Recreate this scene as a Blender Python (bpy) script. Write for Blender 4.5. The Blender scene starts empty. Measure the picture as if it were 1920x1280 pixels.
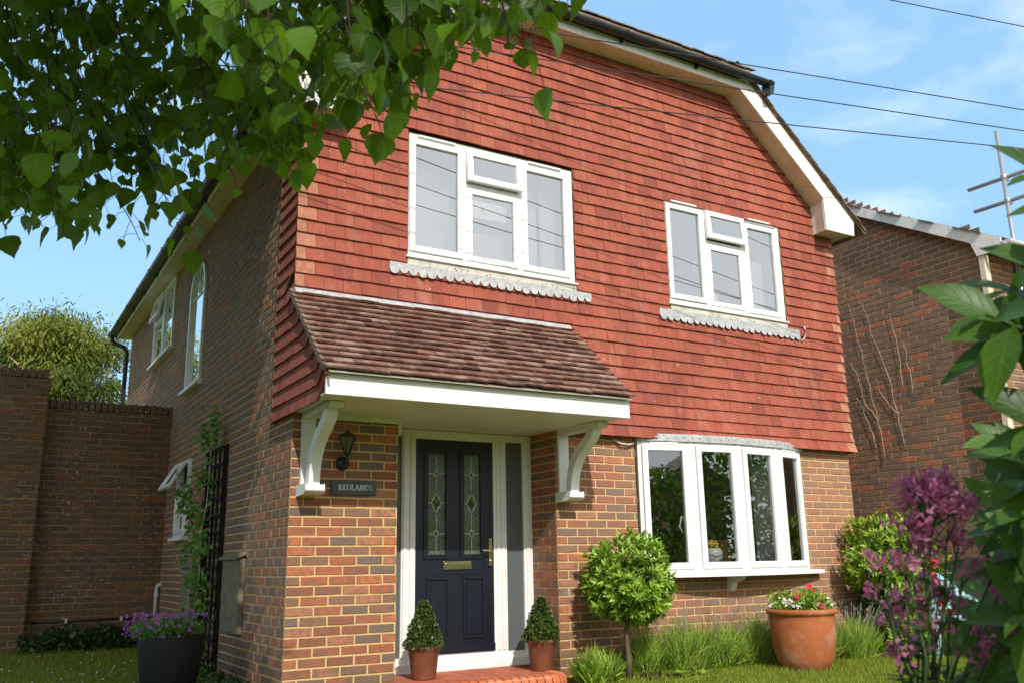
import bpy, bmesh, math, random
import numpy as np
from mathutils import Vector, Matrix

random.seed(7)
RNG = np.random.default_rng(11)
R = math.radians
S = bpy.context.scene
COL = S.collection

# ------------------------------------------------------------------ camera
cam_d = bpy.data.cameras.new('camera')
cam = bpy.data.objects.new('camera', cam_d)
COL.objects.link(cam)
yaw, pitch, roll = R(30.809), R(13.778), R(-1.004)
fwd = Vector((math.sin(yaw) * math.cos(pitch), math.cos(yaw) * math.cos(pitch), math.sin(pitch)))
rgt = Vector((math.cos(yaw), -math.sin(yaw), 0))
upv = rgt.cross(fwd)
r2 = rgt * math.cos(roll) + upv * math.sin(roll)
u2 = -rgt * math.sin(roll) + upv * math.cos(roll)
CAM = Vector((-2.1295, -6.9769, 1.0190))
cam.matrix_world = Matrix(((r2.x, u2.x, -fwd.x, CAM.x), (r2.y, u2.y, -fwd.y, CAM.y), (r2.z, u2.z, -fwd.z, CAM.z), (0, 0, 0, 1)))
cam_d.sensor_width = 36
cam_d.lens = 31.741
cam_d.clip_start = 0.05
cam_d.clip_end = 2000
cam_d.dof.use_dof = True
cam_d.dof.focus_distance = 8.8
cam_d.dof.aperture_fstop = 7.0
S.camera = cam

# ------------------------------------------------------------------ light
TO_SUN = Vector((-0.24, -1.0, 0.80)).normalized()
sun_d = bpy.data.lights.new('sun', 'SUN')
sun_d.energy = 2.9
sun_d.angle = R(0.6)
sun_d.color = (1.0, 0.96, 0.90)
sun = bpy.data.objects.new('sun', sun_d)
COL.objects.link(sun)
sun.rotation_euler = (-TO_SUN).to_track_quat('-Z', 'Y').to_euler()
sun.location = (-8, -14, 16)

W = bpy.data.worlds.new('World')
S.world = W
W.use_nodes = True
nt = W.node_tree
nt.nodes.clear()
wo = nt.nodes.new('ShaderNodeOutputWorld')
bg = nt.nodes.new('ShaderNodeBackground')
bg.inputs['Strength'].default_value = 0.15
sky = nt.nodes.new('ShaderNodeTexSky')
sky.sky_type = 'NISHITA'
sky.sun_disc = False
sky.sun_elevation = math.asin(TO_SUN.z)
sky.sun_rotation = math.atan2(TO_SUN.x, TO_SUN.y)
sky.altitude = 50
sky.air_density = 1.0
sky.dust_density = 1.2
sky.ozone_density = 1.6
tc = nt.nodes.new('ShaderNodeTexCoord')
mp = nt.nodes.new('ShaderNodeMapping')
mp.inputs['Scale'].default_value = (1.0, 1.0, 2.2)
mp.inputs['Location'].default_value = (0.55, 0.2, 0.35)
no = nt.nodes.new('ShaderNodeTexNoise')
no.inputs['Scale'].default_value = 3.0
no.inputs['Detail'].default_value = 6
no.inputs['Roughness'].default_value = 0.52
no.inputs['Distortion'].default_value = 0.35
cr = nt.nodes.new('ShaderNodeValToRGB')
cr.color_ramp.elements[0].position = 0.50
cr.color_ramp.elements[1].position = 0.78
cr.color_ramp.elements[0].color = (0.0, 0.0, 0.0, 1)
cr.color_ramp.elements[1].color = (0.75, 0.75, 0.75, 1)
mx = nt.nodes.new('ShaderNodeMix')
mx.data_type = 'RGBA'
mx.inputs[7].default_value = (7.2, 7.3, 7.4, 1)
L = nt.links.new
L(tc.outputs['Generated'], mp.inputs['Vector'])
L(mp.outputs['Vector'], no.inputs['Vector'])
L(no.outputs['Fac'], cr.inputs['Fac'])
sep = nt.nodes.new('ShaderNodeSeparateXYZ')     # unseen white cloud on the sunward side, added to lift the fill light
L(tc.outputs['Generated'], sep.inputs[0])
fill_bank = nt.nodes.new('ShaderNodeMapRange')
fill_bank.inputs[1].default_value, fill_bank.inputs[2].default_value = 0.15, -0.65
fill_bank.inputs[3].default_value, fill_bank.inputs[4].default_value = 0.0, 0.85
L(sep.outputs[1], fill_bank.inputs[0])
mxx = nt.nodes.new('ShaderNodeMath')
mxx.operation = 'MAXIMUM'
L(cr.outputs['Color'], mxx.inputs[0])
L(fill_bank.outputs[0], mxx.inputs[1])
L(mxx.outputs[0], mx.inputs[0])
veil = nt.nodes.new('ShaderNodeMix')      # thin bright summer haze over the clear sky
veil.data_type = 'RGBA'
veil.inputs[0].default_value = 0.62
veil.inputs[7].default_value = (2.0, 3.75, 5.6, 1)
L(sky.outputs['Color'], veil.inputs[6])
L(veil.outputs[2], mx.inputs[6])
L(mx.outputs[2], bg.inputs['Color'])
L(bg.outputs['Background'], wo.inputs['Surface'])
S.view_settings.view_transform = 'Standard'
S.view_settings.look = 'None'
S.view_settings.exposure = 0.52
S.view_settings.gamma = 1.0
S.cycles.max_bounces = 8
S.cycles.transparent_max_bounces = 12


# ------------------------------------------------------------------ mesh builder
class MB:
    """collects vertices and faces of ONE mesh object, with one random number per face"""
    def __init__(s):
        s.v, s.n, s.f, s.r, s.m, s.sm, s.lf = [], 0, [], [], [], [], {}

    def add(s, V, F, r=None, m=0, smooth=False):
        V = np.asarray(V, float).reshape(-1, 3)
        b = s.n
        s.v.append(V)
        s.n += len(V)
        if isinstance(F, np.ndarray):
            F = (F + b).tolist()
        else:
            F = [[i + b for i in f] for f in F]
        s.f.extend(F)
        k = len(F)
        if r is None:
            r = random.random()
        s.r.extend([r] * k if np.isscalar(r) else list(r))
        s.m.extend([m] * k)
        s.sm.extend([smooth] * k)

    def quad(s, a, b, c, d, r=None, m=0):
        s.add([a, b, c, d], [[0, 1, 2, 3]], r, m)

    def box(s, fr, u0, u1, z0, z1, d0, d1, r=None, m=0):
        P = [fr(u, z, d) for u in (u0, u1) for z in (z0, z1) for d in (d0, d1)]
        s.add(P, [[0, 1, 3, 2], [4, 6, 7, 5], [0, 4, 5, 1], [2, 3, 7, 6], [0, 2, 6, 4], [1, 5, 7, 3]], r, m)

    def ring(s, fr, u0, u1, z0, z1, w, d0, d1, r=None, m=0):
        s.box(fr, u0, u0 + w, z0, z1, d0, d1, r, m)
        s.box(fr, u1 - w, u1, z0, z1, d0, d1, r, m)
        s.box(fr, u0 + w, u1 - w, z0, z0 + w, d0, d1, r, m)
        s.box(fr, u0 + w, u1 - w, z1 - w, z1, d0, d1, r, m)

    def tube(s, pts, rad, n=8, r=None, m=0, smooth=True, cap=True):
        pts = [Vector(p) for p in pts]
        k = len(pts)
        rads = rad if hasattr(rad, '__len__') else [rad] * k
        V = []
        ref = Vector((0.13, 0.21, 0.97))
        for i, p in enumerate(pts):
            t = (pts[min(i + 1, k - 1)] - pts[max(i - 1, 0)]).normalized()
            a = t.cross(ref)
            if a.length < 0.05:
                a = t.cross(Vector((1, 0, 0)))
            a.normalize()
            b = t.cross(a)
            for j in range(n):
                q = 2 * math.pi * j / n
                V.append(p + (a * math.cos(q) + b * math.sin(q)) * rads[i])
        F = []
        for i in range(k - 1):
            for j in range(n):
                F.append([i * n + j, i * n + (j + 1) % n, (i + 1) * n + (j + 1) % n, (i + 1) * n + j])
        if cap:
            F.append(list(range(n))[::-1])
            F.append([(k - 1) * n + j for j in range(n)])
        s.add([tuple(v) for v in V], F, r, m, smooth)

    def lathe(s, prof, c, n=48, r=None, m=0, smooth=True, wob=0.0):
        V, F = [], []
        for (rd, z) in prof:
            for j in range(n):
                q = 2 * math.pi * j / n
                w = 1 + wob * (math.sin(3 * q + z * 7) + 0.6 * math.sin(5 * q - z * 11))
                V.append((c[0] + rd * w * math.cos(q), c[1] + rd * w * math.sin(q), c[2] + z))
        k = len(prof)
        for i in range(k - 1):
            for j in range(n):
                F.append([i * n + j, i * n + (j + 1) % n, (i + 1) * n + (j + 1) % n, (i + 1) * n + j])
        s.add(V, F, r, m, smooth)

    def prism(s, fr, poly, d0, d1, r=None, m=0):
        n = len(poly)
        V = [fr(u, z, d0) for u, z in poly] + [fr(u, z, d1) for u, z in poly]
        F = [list(range(n)), [n + i for i in range(n)][::-1]]
        F += [[i, (i + 1) % n, n + (i + 1) % n, n + i] for i in range(n)]
        s.add(V, F, r, m)

    def blob(s, c, rx, ry, rz, r=None, m=0, n=12):
        V, F = [], []
        k = n // 2 + 1
        for i in range(k):
            a = math.pi * i / (k - 1)
            for j in range(n):
                q = 2 * math.pi * j / n
                V.append((c[0] + rx * math.sin(a) * math.cos(q), c[1] + ry * math.sin(a) * math.sin(q), c[2] + rz * math.cos(a)))
        for i in range(k - 1):
            for j in range(n):
                F.append([i * n + j, i * n + (j + 1) % n, (i + 1) * n + (j + 1) % n, (i + 1) * n + j])
        s.add(V, F, r, m, True)

    def leaves(s, P, D, N, Ln, Wd, stations, fold=0.25, curl=0.0, r=None, m=0, mid=True, smooth=True):
        """many leaves at once: base P, direction D, face normal N, length and width per leaf"""
        P, D, N = (np.asarray(a, float).reshape(-1, 3) for a in (P, D, N))
        k = len(P)
        if k == 0:
            return
        D = D / (np.linalg.norm(D, axis=1, keepdims=True) + 1e-9)
        T = np.cross(D, N)
        T /= np.linalg.norm(T, axis=1, keepdims=True) + 1e-9
        N = np.cross(T, D)
        Ln = np.broadcast_to(np.asarray(Ln, float), (k,))[:, None]
        Wd = np.broadcast_to(np.asarray(Wd, float), (k,))[:, None]
        curl = np.broadcast_to(np.asarray(curl, float), (k,))[:, None]
        rows = []
        for t, w in stations:
            c = P + D * (Ln * t) - N * (curl * Ln * t * t)
            h = Wd * w
            if mid:
                rows.append(c - T * h + N * (h * fold))
                rows.append(c)
                rows.append(c + T * h + N * (h * fold))
            else:
                rows.append(c - T * h)
                rows.append(c + T * h)
        V = np.stack(rows, 1)
        q = 3 if mid else 2
        f = []
        for i in range(len(stations) - 1):
            for j in range(q - 1):
                a = i * q + j
                f.append([a, a + 1, a + q + 1, a + q])
        f = np.array(f)
        F = (f[None] + (np.arange(k) * V.shape[1])[:, None, None]).reshape(-1, 4)
        if r is None:
            r = RNG.random(k)
        if mid:
            one_ = np.array([(x, t) for t, w in stations for x in (-1, 0, 1)], float)
            s.lf[s.n] = np.tile(one_, (k, 1))
        s.add(V.reshape(-1, 3), F, np.repeat(np.broadcast_to(r, (k,)), len(f)), m, smooth)

    def build(s, name, mats, parent=None, bevel=0.0, loc=None):
        me = bpy.data.meshes.new(name)
        V = np.concatenate(s.v) if s.v else np.zeros((0, 3))
        if loc is not None:
            V = V - np.array(loc)
        lens = np.fromiter((len(f) for f in s.f), np.int32, len(s.f))
        idx = np.fromiter((i for f in s.f for i in f), np.int32, int(lens.sum()))
        me.vertices.add(len(V))
        me.vertices.foreach_set('co', V.astype(np.float32).ravel())
        me.loops.add(len(idx))
        me.loops.foreach_set('vertex_index', idx)
        me.polygons.add(len(lens))
        st = np.concatenate([[0], np.cumsum(lens)[:-1]]).astype(np.int32)
        me.polygons.foreach_set('loop_start', st)
        me.polygons.foreach_set('loop_total', lens)
        me.polygons.foreach_set('material_index', np.array(s.m, np.int32))
        me.polygons.foreach_set('use_smooth', np.array(s.sm, bool))
        at = me.attributes.new('rnd', 'FLOAT', 'FACE')
        at.data.foreach_set('value', np.array(s.r, np.float32))
        if s.lf:
            LF = np.zeros((len(V), 2), np.float32)
            LF[:, 0] = 5
            for b, arr in s.lf.items():
                LF[b:b + len(arr)] = arr
            a2 = me.attributes.new('leafco', 'FLOAT2', 'POINT')
            a2.data.foreach_set('vector', LF.ravel())
        me.update(calc_edges=True)
        me.validate()
        for m in (mats if isinstance(mats, (list, tuple)) else [mats]):
            me.materials.append(m)
        o = bpy.data.objects.new(name, me)
        COL.objects.link(o)
        if parent is not None:
            o.parent = parent
            if loc is not None:
                o.location = loc
        elif loc is not None:
            o.location = loc
        if bevel:
            b = o.modifiers.new('bevel', 'BEVEL')
            b.width = bevel
            b.segments = 2
            b.limit_method = 'ANGLE'
        return o


def tag(o, label, cat, group=None):
    o['label'] = label
    o['category'] = cat
    if group:
        o['group'] = group
    return o


def thing(name, label, cat, group=None):
    o = bpy.data.objects.new(name, None)
    COL.objects.link(o)
    return tag(o, label, cat, group)


# ------------------------------------------------------------------ materials
def lin(c):
    return tuple(((x / 255 + 0.055) / 1.055) ** 2.4 if x / 255 > 0.04045 else x / 255 / 12.92 for x in c) + (1,)


class Mat:
    def __init__(s, name, rough=0.6, spec=0.5, metal=0.0):
        s.m = bpy.data.materials.new(name)
        s.m.use_nodes = True
        s.t = s.m.node_tree
        s.b = s.t.nodes['Principled BSDF']
        s.b.inputs['Roughness'].default_value = rough
        s.b.inputs['Specular IOR Level'].default_value = spec
        s.b.inputs['Metallic'].default_value = metal
        s.tc = s.t.nodes.new('ShaderNodeTexCoord')

    def n(s, typ, **kw):
        x = s.t.nodes.new(typ)
        for k, v in kw.items():
            if k in x.inputs:
                x.inputs[k].default_value = v
            else:
                setattr(x, k, v)
        return x

    def l(s, a, b):
        s.t.links.new(a, b)

    def noise(s, scale, detail=4, rough=0.55, dist=0.0, stretch=None):
        x = s.n('ShaderNodeTexNoise')
        x.inputs['Scale'].default_value = scale
        x.inputs['Detail'].default_value = detail
        x.inputs['Roughness'].default_value = rough
        x.inputs['Distortion'].default_value = dist
        if stretch:
            mpn = s.n('ShaderNodeMapping')
            mpn.inputs['Scale'].default_value = stretch
            s.l(s.tc.outputs['Object'], mpn.inputs['Vector'])
            s.l(mpn.outputs['Vector'], x.inputs['Vector'])
        else:
            s.l(s.tc.outputs['Object'], x.inputs['Vector'])
        return x.outputs['Fac']

    def ramp(s, src, stops, interp='LINEAR'):
        x = s.n('ShaderNodeValToRGB')
        e = x.color_ramp
        e.interpolation = interp
        while len(e.elements) < len(stops):
            e.elements.new(0.5)
        for el, (p, c) in zip(e.elements, stops):
            el.position = p
            el.color = c if len(c) == 4 else tuple(c) + (1,)
        s.l(src, x.inputs['Fac'])
        return x.outputs['Color']

    def mix(s, fac, a, b, mode='MIX'):
        x = s.n('ShaderNodeMix')
        x.data_type = 'RGBA'
        x.blend_type = mode
        for sock, v in ((x.inputs[0], fac), (x.inputs[6], a), (x.inputs[7], b)):
            if hasattr(v, 'links') or isinstance(v, bpy.types.NodeSocket):
                s.l(v, sock)
            else:
                sock.default_value = v
        return x.outputs[2]

    def rnd(s):
        x = s.n('ShaderNodeAttribute')
        x.attribute_name = 'rnd'
        return x.outputs['Fac']

    def color(s, c):
        if isinstance(c, bpy.types.NodeSocket):
            s.l(c, s.b.inputs['Base Color'])
        else:
            s.b.inputs['Base Color'].default_value = c if len(c) == 4 else tuple(c) + (1,)
        return s

    def bump(s, src, strength=0.3, dist=0.01):
        x = s.n('ShaderNodeBump')
        x.inputs['Strength'].default_value = strength
        x.inputs['Distance'].default_value = dist
        s.l(src, x.inputs['Height'])
        s.l(x.outputs['Normal'], s.b.inputs['Normal'])
        return s


def g(v):
    return (v, v, v, 1)


def palette(m, cols, seed_noise=True):
    k = len(cols)
    return m.ramp(m.rnd(), [(i / k, c) for i, c in enumerate(cols)], 'CONSTANT')


def brick_mat(name, cols, smudge, lichen=0.0, grain=1.0, weather=False):
    m = Mat(name, 0.88, 0.25)
    base = palette(m, cols)
    mot = m.noise(22, 5, 0.65, 0.6)
    c = m.mix(m.ramp(mot, [(0.40, g(0)), (0.66, g(0.8))]), base, smudge)
    fine = m.noise(160, 3, 0.7)
    c = m.mix(m.ramp(fine, [(0.30, g(0.0)), (0.75, g(0.45))]), c, (0.30, 0.17, 0.10, 1))
    big = m.noise(0.9, 3)
    c = m.mix(0.55, c, m.ramp(big, [(0.3, g(0.78)), (0.7, g(1.15))]), 'MULTIPLY')
    if weather:                                     # sun bleached, dustier bricks toward the exposed corner
        sx = m.n('ShaderNodeSeparateXYZ')
        m.l(m.tc.outputs['Object'], sx.inputs[0])
        mr = m.n('ShaderNodeMapRange')
        mr.inputs[1].default_value, mr.inputs[2].default_value = 1.6, 5.2
        mr.inputs[3].default_value, mr.inputs[4].default_value = 0.0, 0.42
        m.l(sx.outputs[0], mr.inputs[0])
        c = m.mix(mr.outputs[0], c, (.44, .25, .17, 1))
    if lichen:
        sp = m.noise(30, 3, 0.6)
        patch = m.noise(1.5, 3)
        f = m.mix(1.0, m.ramp(sp, [(0.63, g(0)), (0.66, g(1))]), m.ramp(patch, [(0.44, g(0)), (0.58, g(lichen))]), 'MULTIPLY')
        c = m.mix(f, c, (0.50, 0.49, 0.42, 1))
    sz = m.n('ShaderNodeSeparateXYZ')
    m.l(m.tc.outputs['Object'], sz.inputs[0])
    dz = m.n('ShaderNodeMapRange')
    dz.inputs[1].default_value, dz.inputs[2].default_value = .75, .05
    m.l(sz.outputs[2], dz.inputs[0])
    c = m.mix(m.mix(1.0, dz.outputs[0], m.ramp(m.noise(3.5, 5, 0.7), [(0.35, g(0)), (0.65, g(0.75))]), 'MULTIPLY'), c, (.10, .085, .055, 1))
    bl = m.noise(1.7, 5, 0.75, 0.6)                 # pale salts bloomed out of the brick
    c = m.mix(m.ramp(bl, [(0.60, g(0)), (0.76, g(0.35))]), c, (.48, .42, .36, 1))
    m.color(c)
    m.bump(m.noise(90, 5, 0.7), 0.45 * grain, 0.006)
    return m.m


def mortar_mat(name, c1, c2):
    m = Mat(name, 0.95, 0.1)
    m.color(m.ramp(m.noise(9, 6, 0.7), [(0.3, c1), (0.7, c2)]))
    m.bump(m.noise(140, 4, 0.7), 0.5, 0.005)
    return m.m


M = {}
ORG, RED, DRED, GRY, BRN, PNK = (.58, .165, .055, 1), (.43, .112, .046, 1), (.31, .082, .042, 1), (.165, .118, .095, 1), (.26, .125, .070, 1), (.46, .18, .09, 1)
M['brick_front'] = brick_mat('brick_front', [ORG, RED, PNK, DRED, GRY, RED, BRN, RED, GRY, DRED, BRN, BRN], (.12, .088, .075, 1), weather=True)
M['mortar_front'] = mortar_mat('mortar_front', (.50, .33, .145, 1), (.68, .48, .24, 1))
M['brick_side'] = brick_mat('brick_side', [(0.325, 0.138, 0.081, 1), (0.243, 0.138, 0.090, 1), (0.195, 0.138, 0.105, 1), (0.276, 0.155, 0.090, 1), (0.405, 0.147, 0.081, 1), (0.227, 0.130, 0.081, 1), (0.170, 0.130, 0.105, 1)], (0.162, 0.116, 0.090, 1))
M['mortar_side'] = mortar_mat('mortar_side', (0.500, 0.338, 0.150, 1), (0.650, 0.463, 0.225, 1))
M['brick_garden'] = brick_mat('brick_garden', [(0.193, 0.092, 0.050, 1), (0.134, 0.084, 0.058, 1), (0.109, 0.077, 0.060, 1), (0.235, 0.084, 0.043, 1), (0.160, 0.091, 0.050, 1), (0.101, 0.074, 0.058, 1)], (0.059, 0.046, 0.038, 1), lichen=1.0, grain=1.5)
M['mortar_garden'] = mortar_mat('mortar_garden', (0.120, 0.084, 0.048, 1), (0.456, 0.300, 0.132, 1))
M['brick_next'] = brick_mat('brick_next', [(0.273, 0.179, 0.123, 1), (0.222, 0.153, 0.112, 1), (0.325, 0.196, 0.123, 1), (0.196, 0.140, 0.108, 1), (0.255, 0.171, 0.116, 1), (0.213, 0.153, 0.120, 1), (0.359, 0.179, 0.102, 1), (0.614, 0.171, 0.094, 1)], (0.171, 0.128, 0.099, 1))
M['mortar_next'] = mortar_mat('mortar_next', (.52, .30, .15, 1), (.62, .40, .22, 1))


def tile_mat(name, cols, spots, moss):
    m = Mat(name, 0.82, 0.3)
    c = palette(m, cols)
    c = m.mix(m.ramp(m.noise(14, 5, 0.6, 0.5), [(0.38, g(0)), (0.72, g(0.55))]), c, tuple(x * 0.62 for x in cols[0][:3]) + (1,))
    c = m.mix(0.5, c, m.ramp(m.noise(0.7, 3), [(0.3, g(0.72)), (0.7, g(1.12))]), 'MULTIPLY')
    stain = m.noise(2.2, 4, 0.6, 0, (3.0, 3.0, 0.5))
    c = m.mix(m.ramp(stain, [(0.48, g(0)), (0.75, g(0.6))]), c, (.17, .052, .036, 1))
    c = m.mix(m.ramp(m.noise(5, 5, 0.7, 0.4, (1, 1, .35)), [(0.56, g(0)), (0.74, g(0.35))]), c, (.44, .25, .19, 1))
    sp = m.noise(52, 2, 0.5)
    pat = m.noise(1.9, 3)
    f = m.mix(1.0, m.ramp(sp, [(0.69, g(0)), (0.72, g(.8))]), m.ramp(pat, [(0.47, g(0)), (0.58, g(1))]), 'MULTIPLY')
    c = m.mix(f, c, spots)
    if moss:
        mo = m.noise(9, 5, 0.65)
        c = m.mix(m.ramp(mo, [(0.50, g(0)), (0.68, g(moss))]), c, (.50, .36, .27, 1))
    m.color(c)
    m.bump(m.noise(75, 4, 0.65), 0.35, 0.005)
    return m.m


T1, T2, T3, T4, T5, TC = (.365, .092, .055, 1), (.39, .104, .061, 1), (.34, .084, .050, 1), (.37, .098, .062, 1), (.28, .070, .046, 1), (.48, .21, .125, 1)
M['wall_tile'] = tile_mat('wall_tile', [T1, T2, T1, T3, T4, T2, T1, T5, T4, TC], (.62, .45, .34, 1), 0)
M['porch_tile'] = tile_mat('porch_tile', [(.20, .092, .064, 1), (.155, .072, .052, 1), (.25, .128, .088, 1), (.135, .068, .052, 1), (.22, .098, .066, 1), (.19, .105, .078, 1), (.32, .20, .15, 1)], (.60, .53, .45, 1), 0.5)
M['roof_tile'] = tile_mat('roof_tile', [(.16, .12, .085, 1), (.20, .145, .10, 1), (.13, .10, .08, 1), (.24, .17, .115, 1)], (.40, .36, .26, 1), 0.5)


def paint_mat(name, c, dirt=(.38, .33, .25, 1), amount=0.35, rough=0.42, scale=3.0):
    m = Mat(name, rough, 0.45)
    d = m.noise(scale, 6, 0.65, 0.3, (1, 1, 2.2))
    c1 = m.mix(m.ramp(d, [(0.48, g(0)), (0.80, g(amount))]), c, dirt)
    sp = m.noise(30, 3, 0.6)
    c1 = m.mix(m.ramp(sp, [(0.68, g(0)), (0.76, g(amount * 0.8))]), c1, dirt)
    st_ = m.noise(16, 4, 0.6, 0.2, (1, 1, .12))
    c1 = m.mix(m.ramp(st_, [(0.52, g(0)), (0.78, g(amount * 0.9))]), c1, dirt)
    m.color(c1)
    m.bump(m.noise(45, 4, 0.6), 0.08, 0.004)
    return m.m


M['upvc'] = paint_mat('upvc', (.80, .795, .78, 1), amount=0.20, rough=0.32)
M['white_paint'] = paint_mat('white_paint', (.78, .75, .69, 1), amount=0.40, rough=0.5)
M['canopy_paint'] = paint_mat('canopy_paint', (.79, .785, .765, 1), (.42, .39, .32, 1), 0.28, 0.5)
M['soffit_paint'] = paint_mat('soffit_paint', (.74, .64, .50, 1), (.30, .20, .12, 1), 0.45, 0.6)
M['render'] = paint_mat('cement_render', (.58, .54, .47, 1), (.28, .26, .22, 1), 0.7, 0.9, 8)
M['board_grey'] = paint_mat('weathered_board', (.78, .76, .72, 1), (.40, .36, .32, 1), 0.5, 0.7, 6)
m = Mat('lead', 0.55, 0.5)
m.color(m.ramp(m.noise(18, 5, 0.7), [(0.3, (.28, .28, .28, 1)), (0.55, (.44, .44, .43, 1)), (0.75, (.60, .59, .57, 1))]))
m.bump(m.noise(30, 4), 0.4, 0.006)
M['lead'] = m.m
m = Mat('black_gutter', 0.38, 0.35)
m.color(m.ramp(m.noise(5, 4), [(0.3, (.012, .015, .016, 1)), (0.8, (.035, .040, .040, 1))]))
M['gutter'] = m.m
m = Mat('navy_door', 0.38, 0.5)
m.color((.0065, .0085, .018))
m.bump(m.noise(14, 4, 0.6, 1.2, (6, 1, 0.5)), 0.12, 0.003)
M['navy'] = m.m
m = Mat('brass', 0.22, 0.5, 1.0)
m.color((.78, .68, .44))
M['brass'] = m.m
m = Mat('chrome', 0.3, 0.6, 0.25)
m.color((.62, .61, .58))
M['chrome'] = m.m
m = Mat('obscure_glass', 0.12, 0.6)
mot = m.noise(26, 3, 0.6, 1.5)
mot2 = m.noise(5, 3, 0.6)
c = m.mix(m.ramp(mot, [(0.35, g(0)), (0.65, g(1))]), (.035, .05, .038, 1), (.16, .19, .155, 1))
c = m.mix(m.ramp(mot2, [(0.45, g(0)), (0.65, g(0.7))]), c, (.10, .15, .05, 1))
m.color(c)
m.bump(mot, 0.55, 0.006)
M['obscure'] = m.m
m = Mat('frosted_glass', 0.3, 0.5)
m.color(m.ramp(m.noise(300, 2), [(0.3, (.085, .10, .10, 1)), (0.7, (.12, .135, .135, 1))]))
M['frosted'] = m.m
m = Mat('slate', 0.55, 0.4)
m.color(m.ramp(m.noise(14, 4), [(0.3, (.045, .052, .056, 1)), (0.7, (.075, .083, .088, 1))]))
m.bump(m.noise(60, 4), 0.25, 0.003)
M['slate'] = m.m
m = Mat('letter_white', 0.6)
m.color((.72, .72, .70))
M['lettering'] = m.m
m = Mat('black_metal', 0.35, 0.5)
m.color((.012, .012, .013))
M['black'] = m.m
m = Mat('lantern_glass', 0.12, 0.5)
m.color((.10, .085, .06))
M['lampglass'] = m.m


def glass_mat(name, base=0.10, gain=1.0, tint=(.86, .89, .88, 1)):
    m = bpy.data.materials.new(name)
    m.use_nodes = True
    t = m.node_tree
    t.nodes.clear()
    o = t.nodes.new('ShaderNodeOutputMaterial')
    mixn = t.nodes.new('ShaderNodeMixShader')
    tr = t.nodes.new('ShaderNodeBsdfTransparent')
    tr.inputs['Color'].default_value = tint
    gl = t.nodes.new('ShaderNodeBsdfGlossy')
    gl.inputs['Roughness'].default_value = 0.0
    gl.inputs['Color'].default_value = (.93, .95, .95, 1)
    fr = t.nodes.new('ShaderNodeFresnel')
    fr.inputs['IOR'].default_value = 1.52
    ma = t.nodes.new('ShaderNodeMath')
    ma.operation = 'MULTIPLY_ADD'
    ma.use_clamp = True
    ma.inputs[1].default_value = gain
    ma.inputs[2].default_value = base
    t.links.new(fr.outputs[0], ma.inputs[0])
    t.links.new(ma.outputs[0], mixn.inputs[0])
    t.links.new(tr.outputs[0], mixn.inputs[1])
    t.links.new(gl.outputs[0], mixn.inputs[2])
    t.links.new(mixn.outputs[0], o.inputs['Surface'])
    nz = t.nodes.new('ShaderNodeTexNoise')
    nz.inputs['Scale'].default_value = 1.3
    tcn = t.nodes.new('ShaderNodeTexCoord')
    t.links.new(tcn.outputs['Object'], nz.inputs['Vector'])
    bp = t.nodes.new('ShaderNodeBump')
    bp.inputs['Strength'].default_value = 0.03
    bp.inputs['Distance'].default_value = 0.02
    t.links.new(nz.outputs['Fac'], bp.inputs['Height'])
    t.links.new(bp.outputs[0], gl.inputs['Normal'])
    return m


M['glass'] = glass_mat('window_glass', 0.32, 1.6)
M['glass_bow'] = glass_mat('bow_window_glass', 0.13, 1.8)


def plain(name, c, rough=0.7, spec=0.3, vary=0.25, scale=8, bump=0.0):
    m = Mat(name, rough, spec)
    a = tuple(x * (1 - vary) for x in c[:3]) + (1,)
    b = tuple(min(1, x * (1 + vary)) for x in c[:3]) + (1,)
    m.color(m.ramp(m.noise(scale, 5, 0.6), [(0.3, a), (0.7, b)]))
    if bump:
        m.bump(m.noise(scale * 5, 4), bump, 0.005)
    return m.m


M['room_pale'] = plain('pale_room_wall', (.46, .46, .45), vary=0.04)
M['room_dark'] = plain('dim_room_wall', (.30, .27, .21), vary=0.1)
M['curtain'] = plain('net_curtain', (.62, .60, .56), vary=0.06)
M['blind'] = plain('pale_blind', (.66, .72, .78), vary=0.04)
M['wood'] = plain('oak_wood', (.33, .20, .08), vary=0.3)
M['ceramic'] = plain('glazed_white', (.74, .72, .68), 0.2, 0.5, 0.05)
M['ceramic_dark'] = plain('dark_glaze_line', (.10, .10, .12), 0.3)
M['yellow'] = plain('yellow_bloom', (.70, .50, .06))
m = Mat('terracotta', 0.72, 0.3)
c = m.ramp(m.noise(5, 5, 0.6), [(0.3, (.33, .090, .028, 1)), (0.7, (.44, .135, .045, 1))])
c = m.mix(m.ramp(m.noise(3, 4, 0.6, 0, (1, 1, 3)), [(0.55, g(0)), (0.8, g(0.5))]), c, (.24, .12, .075, 1))
c = m.mix(m.ramp(m.noise(4.5, 5, 0.7, 0.5), [(0.50, g(0)), (0.70, g(0.55))]), c, (.55, .36, .24, 1))
c = m.mix(m.ramp(m.noise(55, 3), [(0.66, g(0)), (0.74, g(0.6))]), c, (.16, .075, .04, 1))
m.color(c)
m.bump(m.noise(30, 4), 0.25, 0.006)
M['terracotta'] = m.m
m = Mat('brown_terracotta', 0.55, 0.4)
c = m.ramp(m.noise(9, 5, 0.6), [(0.3, (.145, .048, .026, 1)), (0.7, (.215, .074, .038, 1))])
c = m.mix(m.ramp(m.noise(26, 3), [(0.66, g(0)), (0.74, g(0.5))]), c, (.40, .26, .18, 1))
m.color(c)
M['terracotta_small'] = m.m
M['charcoal_pot'] = plain('charcoal_pot', (.013, .013, .0145), 0.5, 0.3, 0.2, 30, 0.15)
M['soil'] = plain('soil', (.035, .024, .016), 0.95, 0.1, 0.4, 40, 0.6)
M['quarry'] = plain('red_step_tile', (.44, .125, .062), 0.7, 0.3, 0.25, 6, 0.15)
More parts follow.
